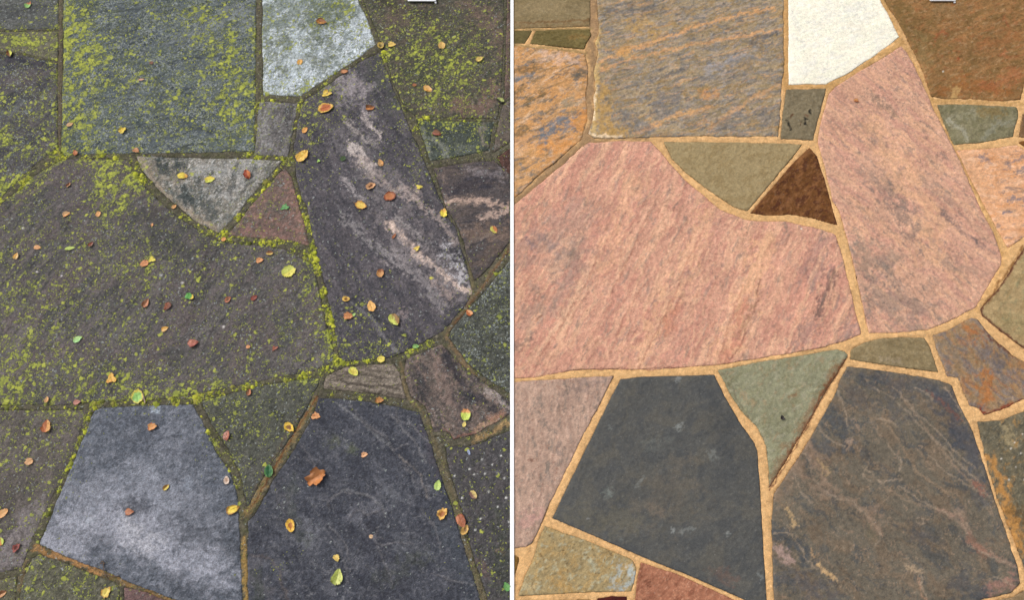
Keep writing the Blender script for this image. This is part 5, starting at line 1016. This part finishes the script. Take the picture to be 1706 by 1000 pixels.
LV = [  # u, v, size px, angle, kind, colour, second colour, where, curl, label, stem
 (47.6, 9, 14, 80, 'crinkle', (140, 190, 96), RUST, 'tip', .5, 'light green leaf with a reddish tip on the slab in the top left corner'),
 (17, 90, 14, 120, 'curl', YGR, BRN, 'half', .9, 'yellow green curled leaf with a brown side below the narrow brownish strip'),
 (117, 208, 11, 20, 'oval', TAN, ORG, 'spot', .4, 'dull orange brown leaf near the left edge of the lichen covered slab'),
 (205, 218, 13, 60, 'round', YEL, AMB, 'spot', .7, 'bright yellow small leaf on the lower part of the lichen covered slab'),
 (126, 255, 11, 120, 'drop', RUST, TAN, 'spot', .6, 'small rusty leaf in the joint under the lichen covered slab'),
 (227, 251, 12, -20, 'crinkle', (190, 110, 72), TAN, 'spot', .4, 'pinkish brown leaf just above the top left tip of the pale triangle'),
 (115, 309, 9, 60, 'curl', (226, 170, 120), BRN, 'half', 1.0, 'tiny peach curled leaf on the upper left of the biggest dark flagstone'),
 (252.7, 105, 7, 0, 'round', (120, 66, 54), BRN, 'spot', .2, 'tiny dark red brown leaf in the middle of the lichen covered slab'),
 (236, 133, 10, 10, 'slim', (214, 160, 130), TAN, 'spot', .3, 'tiny pinkish tan sliver of leaf in the middle of the lichen covered slab'),
 (305, 294, 17, -5, 'oval', YEL, AMB, 'tip', .5, 'yellow oval leaf with an amber end, leftmost on the pale triangle'),
 (350, 300, 17, 20, 'oval', YGR, YEL, 'half', .5, 'greenish yellow oval leaf in the middle of the pale triangle'),
 (413, 292, 17, 110, 'drop', (204, 98, 46), (170, 66, 36), 'half', .9, 'deep orange leaf, rightmost on the pale triangle'),
 (536, 37, 17, -15, 'drop', (198, 120, 56), (150, 80, 44), 'half', .7, 'orange brown pointed leaf at the top of the bluish white slab'),
 (500, 104, 11, 80, 'round', AMB, ORG, 'spot', .5, 'small round orange leaf on the lower part of the bluish white slab'),
 (574, 120, 13, 10, 'oval', (206, 120, 84), BRN, 'rim', .4, 'flat reddish tan leaf in the joint under the bluish white slab'),
 (544, 157, 19, 10, 'lobed', (244, 206, 62), (190, 120, 48), 'spot', .7, 'yellow ragged leaf near the joint directly above the big rust centred leaf'),
 (543, 181, 26, 18, 'oval', (196, 92, 46), (232, 184, 62), 'rim', .45, 'big rust coloured oval leaf with a yellow rim below the bluish white slab'),
 (617, 180.5, 15, 10, 'drop', (214, 120, 62), BRN, 'half', .7, 'orange brown leaf in the upper middle of the pale streaked flagstone'),
 (508.5, 217.5, 12, 60, 'oval', (238, 164, 66), ORG, 'spot', .4, 'small orange oval leaf right of the small squarish grey flagstone'),
 (504, 261, 25, 50, 'oval', (238, 184, 56), (246, 214, 92), 'spot', .5, 'large amber oval leaf by the joint near the tip of the red triangle'),
 (531, 268.5, 7, 30, 'lobed', (160, 206, 92), LIME, 'spot', .3, 'tiny bright green scrap of leaf beside the large amber yellow leaf'),
 (571.5, 265, 10, 40, 'round', (70, 94, 50), (50, 72, 44), 'spot', .3, 'small dark olive green leaf left of the pinkish white streak'),
 (634, 272, 13, 110, 'drop', (226, 140, 78), TAN, 'half', .7, 'small orange leaf on the pale streaked flagstone, right of its upper white streak'),
 (618, 311, 17, 35, 'curl', (236, 176, 120), BRN, 'core', 1.0, 'tan curled leaf on the pinkish white streak, left of the round rust one'),
 (649.5, 328, 20, 10, 'round', (196, 104, 62), (150, 70, 48), 'rim', .5, 'round rust brown leaf in the centre of the pale streaked flagstone'),
 (698.5, 312.5, 12, 0, 'lobed', (240, 216, 70), YEL, 'spot', .5, 'small clover shaped yellow leaf near the right edge of the streaked flagstone'),
 (634.5, 76.5, 14, 110, 'round', (186, 154, 60), (120, 100, 44), 'core', .6, 'olive yellow leaf at the right tip of the bluish white slab'),
 (652.5, 75, 14, 20, 'crinkle', (240, 204, 92), ORG, 'spot', .6, 'pale yellow leaf just right of the bluish white slab tip'),
 (736, 76, 16, 95, 'drop', (224, 180, 84), TAN, 'spot', .6, 'upright tan yellow leaf high on the brown mottled flagstone'),
 (799, 99, 13, 30, 'drop', (226, 196, 84), TAN, 'spot', .7, 'pale yellow pointed leaf at the right of the brown mottled flagstone'),
 (713, 149, 16, -30, 'oval', (222, 142, 62), (240, 184, 100), 'half', .6, 'orange leaf in the lower part of the brown mottled flagstone'),
 (690.5, 142, 7, 0, 'round', (170, 92, 60), BRN, 'spot', .3, 'tiny rusty scrap of leaf left of the orange leaf on the mottled flagstone'),
 (833.5, 168.5, 13, 150, 'curl', (190, 196, 110), (40, 34, 24), 'half', 1.1, 'curled green leaf with a black side by the right edge joint'),
 (728, 223, 15, -20, 'drop', (160, 84, 74), BRN, 'half', .6, 'dull red leaf on the small dark green flagstone with flow marks'),
 (601.5, 343, 21, -20, 'oval', (238, 198, 70), (214, 150, 60), 'rim', .5, 'yellow oval leaf with a short stalk on the streaked flagstone, left of centre', (5, .3)),
 (475, 346, 16, 10, 'lobed', (96, 160, 92), (120, 170, 84), 'spot', .5, 'green lobed leaf on the red triangle'),
 (739, 356, 17, 95, 'crinkle', (250, 220, 24), (240, 180, 40), 'tip', .7, 'vivid yellow leaf by the right joint of the streaked flagstone'),
 (823, 384, 15, -55, 'curl', (216, 206, 84), (196, 104, 60), 'half', .8, 'yellow and orange leaf on the pink banded flagstone'),
 (656.5, 394, 11, 60, 'slim', (176, 92, 62), BRN, 'spot', .5, 'small brown narrow leaf left of the long pinkish streak'),
 (694.5, 415, 12, 40, 'lobed', (234, 208, 74), AMB, 'spot', .5, 'small yellow lobed leaf lying on the long pinkish streak'),
 (450, 422.5, 12, 0, 'oval', (224, 186, 84), BRN, 'half', .8, 'small amber leaf under the red triangle, above the round lemon yellow one'),
 (432.5, 434.5, 13, 20, 'crinkle', (228, 150, 84), TAN, 'spot', .6, 'small orange tan leaf left of the round lemon yellow leaf'),
 (481.5, 453, 23, 40, 'round', (228, 216, 70), (204, 208, 84), 'half', .3, 'large round lemon yellow leaf near the right tip of the biggest dark flagstone'),
 (634, 456, 15, 80, 'round', (206, 128, 78), (150, 78, 50), 'tip', .6, 'brown orange round leaf in the lower middle of the streaked flagstone'),
 (719, 464, 7, 0, 'oval', (214, 206, 70), YGR, 'spot', .3, 'tiny greenish yellow scrap right of the long pinkish streak'),
 (424, 497, 12, 40, 'drop', (150, 64, 60), RED, 'spot', .6, 'dark red pointed leaf, rightmost of two on the biggest dark flagstone'),
 (577, 499, 13, 0, 'curl', (232, 186, 66), (140, 84, 44), 'core', .8, 'small yellow leaf with a brown middle left of the amber round leaf'),
 (619, 511, 20, 110, 'oval', (246, 186, 92), (238, 166, 70), 'spot', .5, 'amber rounded leaf low on the streaked flagstone'),
 (580, 528, 18, 10, 'crinkle', (212, 120, 76), TAN, 'spot', .6, 'rusty orange leaf below the small yellow leaf with a brown middle'),
 (590, 525, 7, 50, 'oval', (170, 206, 110), LIME, 'spot', .4, 'tiny pale green leaf touching the rusty orange one'),
 (657.5, 534, 24, -55, 'oval', (214, 220, 92), (150, 110, 50), 'half', .6, 'yellow green leaf with a brown side low on the streaked flagstone'),
 (781.5, 522, 14, 130, 'drop', (226, 158, 98), RUST, 'half', .7, 'orange leaf in the joint at the right edge of the streaked flagstone'),
 (458, 581, 11, 30, 'lobed', (172, 84, 74), BRN, 'spot', .5, 'small dull red lobed leaf in the lower right of the biggest dark flagstone'),
 (693, 578, 11, 0, 'oval', (120, 176, 96), LIME, 'spot', .4, 'small green leaf in the mossy joint under the streaked flagstone'),
 (635, 599.5, 13, 0, 'round', (234, 212, 76), YEL, 'spot', .4, 'small pale yellow leaf above the small tan flagstone'),
 (589.5, 620, 19, -38, 'oval', (222, 202, 70), YGR, 'rim', .5, 'yellow oval leaf lying on the small tan flagstone'),
 (632, 667.5, 15, 10, 'crinkle', (200, 120, 66), BRN, 'spot', .8, 'orange brown leaf in the joint below the small tan flagstone'),
 (28, 427, 12, 80, 'drop', (226, 186, 120), AMB, 'half', .6, 'small tan leaf at the far left of the biggest dark flagstone'),
 (63, 413, 12, -10, 'oval', (224, 138, 92), TAN, 'spot', .5, 'small salmon orange leaf left of the pale green sliver leaf'),
 (117.5, 414.5, 16, 15, 'slim', (196, 214, 100), LIME, 'spot', .5, 'pale green narrow leaf on the left part of the biggest dark flagstone'),
 (152.5, 408, 10, 60, 'curl', (160, 100, 96), RED, 'half', .8, 'small purplish red curled leaf right of the pale green narrow leaf'),
 (111.5, 357.5, 13, 25, 'drop', (228, 140, 84), TAN, 'half', .6, 'small orange leaf on the upper left of the biggest dark flagstone'),
 (164.5, 357.5, 10, 90, 'round', (232, 166, 96), ORG, 'spot', .5, 'small pale orange leaf in line right of the orange one on the biggest dark flagstone'),
 (291, 345, 9, 50, 'drop', (224, 142, 88), TAN, 'spot', .6, 'tiny orange leaf touching the lower left side of the pale triangle'),
 (254, 375, 6, 90, 'oval', (222, 130, 90), ORG, 'spot', .3, 'tiny salmon scrap of leaf above the pair of touching leaves'),
 (241.5, 440, 14, 20, 'round', (226, 150, 92), (160, 90, 60), 'spot', .6, 'orange brown leaf, left one of two touching on the biggest dark flagstone'),
 (253.5, 433.5, 15, 20, 'lobed', (232, 214, 64), YEL, 'spot', .5, 'yellow leaf, right one of two touching on the biggest dark flagstone'),
 (316.5, 495, 16, -10, 'crinkle', (110, 186, 90), (236, 200, 60), 'tip', .8, 'green and yellow leaf in the centre of the biggest dark flagstone'),
 (243.5, 506, 16, 65, 'oval', (196, 112, 84), BRN, 'half', .6, 'reddish brown oval leaf, left of the pointed dark red one'),
 (279.5, 511.5, 15, -115, 'drop', (168, 88, 70), (120, 60, 50), 'half', .7, 'dark red pointed leaf below the green and yellow leaf'),
 (380.5, 500, 12, 50, 'curl', (186, 100, 80), BRN, 'core', .7, 'small reddish curled leaf, left of two on the right part of the biggest dark flagstone'),
 (275.5, 549, 12, 30, 'drop', (232, 184, 104), AMB, 'half', .6, 'small amber tan leaf in the lower middle of the biggest dark flagstone'),
 (322.5, 573, 18, 20, 'drop', (166, 76, 70), (200, 110, 100), 'half', .6, 'dark red broad leaf low on the biggest dark flagstone'),
 (130, 566, 15, 30, 'oval', (160, 214, 130), (184, 224, 130), 'half', .4, 'pale mint green rounded leaf low on the biggest dark flagstone'),
 (187, 632, 22, -60, 'lobed', (240, 186, 64), (214, 140, 56), 'spot', .6, 'golden ragged leaf near the bottom of the biggest dark flagstone'),
 (413.5, 578.5, 7, 0, 'round', (220, 128, 90), ORG, 'spot', .3, 'tiny orange scrap left of the dull red lobed leaf'),
 (415, 654.5, 12, 80, 'oval', (190, 104, 76), BRN, 'half', .6, 'reddish brown leaf on the top edge of the olive grey triangle'),
 (373, 399.5, 8, 30, 'round', (230, 150, 80), AMB, 'spot', .4, 'tiny orange leaf in the joint at the bottom tip of the pale triangle'),
 (79, 667, 11, 95, 'oval', (222, 142, 90), TAN, 'half', .6, 'small orange leaf on the lower left joint above the upright orange brown leaf'),
 (129, 671, 12, 10, 'drop', (196, 130, 112), (160, 96, 80), 'spot', .5, 'pinkish brown leaf on the joint left of the bluish slate'),
 (230, 662, 23, 105, 'round', (150, 204, 100), (226, 206, 70), 'rim', .5, 'green and yellow leaf with a brown stalk on the upper edge of the bluish slate'),
 (79, 711, 22, 95, 'drop', (222, 140, 82), (190, 96, 62), 'half', .7, 'upright orange brown leaf on the lower left flagstone'),
 (49.5, 770, 14, 0, 'round', (222, 168, 114), TAN, 'spot', .6, 'pale tan round leaf on the lower left flagstone'),
 (254, 712, 17, 20, 'crinkle', (228, 140, 86), (190, 90, 56), 'spot', .6, 'orange leaf near the top of the bluish slate'),
 (378.5, 727, 16, 80, 'oval', (180, 92, 78), (210, 150, 130), 'half', .7, 'reddish brown upright leaf on the left side of the olive grey triangle'),
 (378, 801, 14, 100, 'oval', (220, 194, 174), (190, 150, 120), 'core', .5, 'pale pinkish cream leaf at the right edge of the bluish slate'),
 (277.5, 813, 12, 45, 'curl', (226, 200, 80), (150, 110, 40), 'half', 1.0, 'small yellow curled leaf in the centre of the bluish slate'),
 (388.5, 850, 22, 25, 'oval', (246, 210, 34), (176, 110, 36), 'rim', .6, 'bright yellow leaf with a brown edge at the right joint of the bluish slate'),
 (216.5, 854, 15, 0, 'drop', (196, 112, 88), (160, 84, 66), 'spot', .5, 'dull reddish leaf left of the white cloud on the bluish slate'),
 (6, 856, 19, 40, 'oval', (230, 168, 96), TAN, 'spot', .4, 'tan orange leaf with a dark stalk at the left edge of the left half', (14, -.5)),
 (28, 914, 16, 60, 'crinkle', (160, 74, 74), (110, 50, 50), 'core', .8, 'dark red crumpled leaf in the lower left corner area'),
 (3, 903, 14, 120, 'drop', (190, 206, 70), (214, 120, 60), 'half', .6, 'yellow green and red pointed leaf cut by the left edge'),
 (177.5, 988, 20, 70, 'crinkle', (234, 206, 84), (200, 150, 60), 'rim', .5, 'yellow leaf with a brown edge at the bottom of the left half'),
 (5, 990, 15, 30, 'drop', (206, 132, 96), BRN, 'half', .7, 'brownish orange leaf in the bottom left corner'),
 (526, 694, 16, 5, 'crinkle', (226, 138, 92), (190, 96, 66), 'spot', .5, 'salmon orange leaf at the top left of the big dark slate'),
 (482.5, 713, 20, -40, 'oval', (240, 196, 48), (130, 76, 36), 'core', .7, 'yellow leaf with a dark brown centre on the right edge of the olive grey triangle'),
 (607, 758.5, 12, 20, 'crinkle', (236, 172, 120), (190, 120, 76), 'spot', .6, 'small peach leaf in the upper middle of the big dark slate'),
 (526, 797, 38, 30, 'maple', (206, 112, 58), (176, 100, 62), 'half', .9, 'large orange brown maple leaf on the big dark slate'),
 (448.5, 785.5, 21, 95, 'oval', (44, 104, 62), (90, 136, 72), 'rim', .4, 'dark green oval leaf in the joint right of the olive grey triangle'),
 (729.5, 809.5, 17, 80, 'oval', (190, 216, 116), LIME, 'spot', .5, 'pale green leaf near the right edge of the big dark slate'),
 (736.5, 857, 22, 60, 'crinkle', (238, 184, 84), (176, 92, 40), 'core', .8, 'crinkled amber leaf with a brown centre at the right edge of the big dark slate'),
 (768.5, 869, 23, -65, 'oval', (200, 108, 82), (160, 80, 60), 'half', .6, 'reddish brown leaf, upper one of two touching in the right hand joint'),
 (774.5, 884, 18, 60, 'oval', (216, 170, 84), (140, 90, 50), 'core', .8, 'amber leaf with a dark centre, lower one of two touching in the right hand joint'),
 (788.5, 825.5, 16, -50, 'curl', (150, 112, 100), (220, 192, 110), 'half', .8, 'brown curled leaf with a pale yellow edge on the white flecked flagstone'),
 (484.5, 877, 22, -70, 'oval', (244, 190, 48), (190, 104, 36), 'core', .7, 'golden leaf with a brown centre at the left of the big dark slate'),
 (561, 930, 14, -50, 'crinkle', (230, 200, 96), ORG, 'spot', .7, 'small pale yellow crumpled leaf above the yellow green one on the big dark slate'),
 (562.5, 962, 26, 80, 'drop', (212, 218, 112), (160, 170, 70), 'half', .5, 'yellow green pointed leaf near the bottom of the big dark slate'),
 (618.5, 895, 7, 0, 'round', (230, 188, 140), TAN, 'spot', .3, 'tiny cream scrap of leaf in the lower middle of the big dark slate'),
 (776, 692, 20, 90, 'round', (206, 222, 84), (226, 150, 80), 'tip', .5, 'lime and orange round leaf on the blotchy brown flagstone'),
 (773.5, 708, 9, 70, 'oval', (240, 214, 110), YEL, 'spot', .5, 'small pale yellow leaf just under the lime and orange round one'),
 (844, 978, 15, 120, 'drop', (110, 170, 90), GREEN, 'spot', .5, 'green leaf at the bottom right of the left half'),
 (781, 754, 10, 110, 'slim', (160, 172, 206), (140, 150, 190), 'spot', .4, 'small bluish white scrap on the white flecked flagstone'),
 (1426, 168.5, 9, -15, 'curl', (190, 96, 50), (214, 130, 84), 'half', .8, 'small rusty curled leaf near the top of the long pink tan flagstone'),
]
for i, row in enumerate(LV):
    a = row[:10]
    lf = leaf(a[0], a[1], a[2], a[3], a[4], a[5], a[6], a[7], a[8], a[9], i, row[10] if len(row) > 10 else None)


def tube(name, pts, r0, r1, mat, parent=None, sg=6):
    vs, fs = [], []
    for i, p in enumerate(pts):
        p = Vector(p); q = Vector(pts[min(i + 1, len(pts) - 1)]) - Vector(pts[max(i - 1, 0)])
        q.normalize(); s = q.cross(Vector((0, 0, 1))).normalized(); t = s.cross(q)
        rd = r0 + (r1 - r0) * i / (len(pts) - 1)
        for j in range(sg):
            a = 2 * math.pi * j / sg
            vs.append(tuple(p + s * rd * math.cos(a) + t * rd * math.sin(a)))
    for i in range(len(pts) - 1):
        for j in range(sg):
            fs.append((i * sg + j, i * sg + (j + 1) % sg, (i + 1) * sg + (j + 1) % sg, (i + 1) * sg + j))
    return np_mesh(name, np.array(vs), np.array(fs), mat, parent)


def G(u, v, z=0.0):
    a, b = P(u, v); return (float(a), float(b), z)


# brown stalk lying beside the green and yellow leaf
M_STALK = simple_mat('pale_stalk', (0.42, 0.30, 0.24), 0.6, 0.15, 300)
o = tube('leaf_stalk', [G(239, 655, .003), G(240.5, 662, .0045), G(242.5, 672, .003)], 0.0012, 0.0016, M_STALK)
tag(o, 'pale pinkish loose stalk beside the green and yellow leaf above the bluish slate', 'stalk')
# little forked twig with seed heads
tw = tag(empty('twig', G(173, 946, 0)), 'small grey forked twig lying across the orange joint under the bluish slate', 'twig')
M_TWIG = simple_mat('twig_bark', (0.12, 0.085, 0.065), 0.8, 0.2, 300)
c0 = Vector(G(173, 946))


def rel(pts): return [tuple(Vector(G(*p)) - c0) for p in pts]


tube('branch', rel([(173, 938, .003), (174, 946, .004), (176, 958, .004), (190, 962, .003), (200, 960, .002)]), 0.0012, 0.0007, M_TWIG, tw)
tube('branch', rel([(176, 958, .004), (180, 966, .003), (184, 968, .002)]), 0.0009, 0.0006, M_TWIG, tw)
for (u, v) in ((172, 937), (175, 940), (170, 940)):
    tube('seed_head', rel([(u - 1.6, v, .004), (u, v - .4, .005), (u + 1.6, v, .004)]), 0.0016, 0.0011, M_TWIG, tw)

# dark bits lying on the clean paving
o = leaf(1303, 697, 9, 110, 'crinkle', (54, 34, 28), (36, 26, 24), 'spot', .8, 'tiny dark shrivelled leaf on the grey green triangular flagstone', 301)

# white plates whose near edges show at the top of each half
for (ua, ub, vb, half) in ((679.5, 726.5, 3.2, 'dark weathered'), (1548.5, 1591, 2.6, 'clean')):
    xa, yb_ = P(ua, vb, 0.004); xb, _ = P(ub, vb, 0.004)
    r = empty('white_plate', ((float(xa) + float(xb)) / 2, float(yb_), 0))
    tag(r, 'white painted plate at the top of the %s paving, only its near edge showing' % half, 'plate', 'white plates at the top edge')
    w = float(xb - xa) / 2
    box_mesh('body', -w, w, 0, 0.09, 0.006, 0.0105, 0.0015, M_WHITE, r)
    pb = box_mesh('foot', w - 0.004, w + 0.0012, -0.0035, 0.003, 0.0, 0.0055, 0.0010, M_WHITE, r)
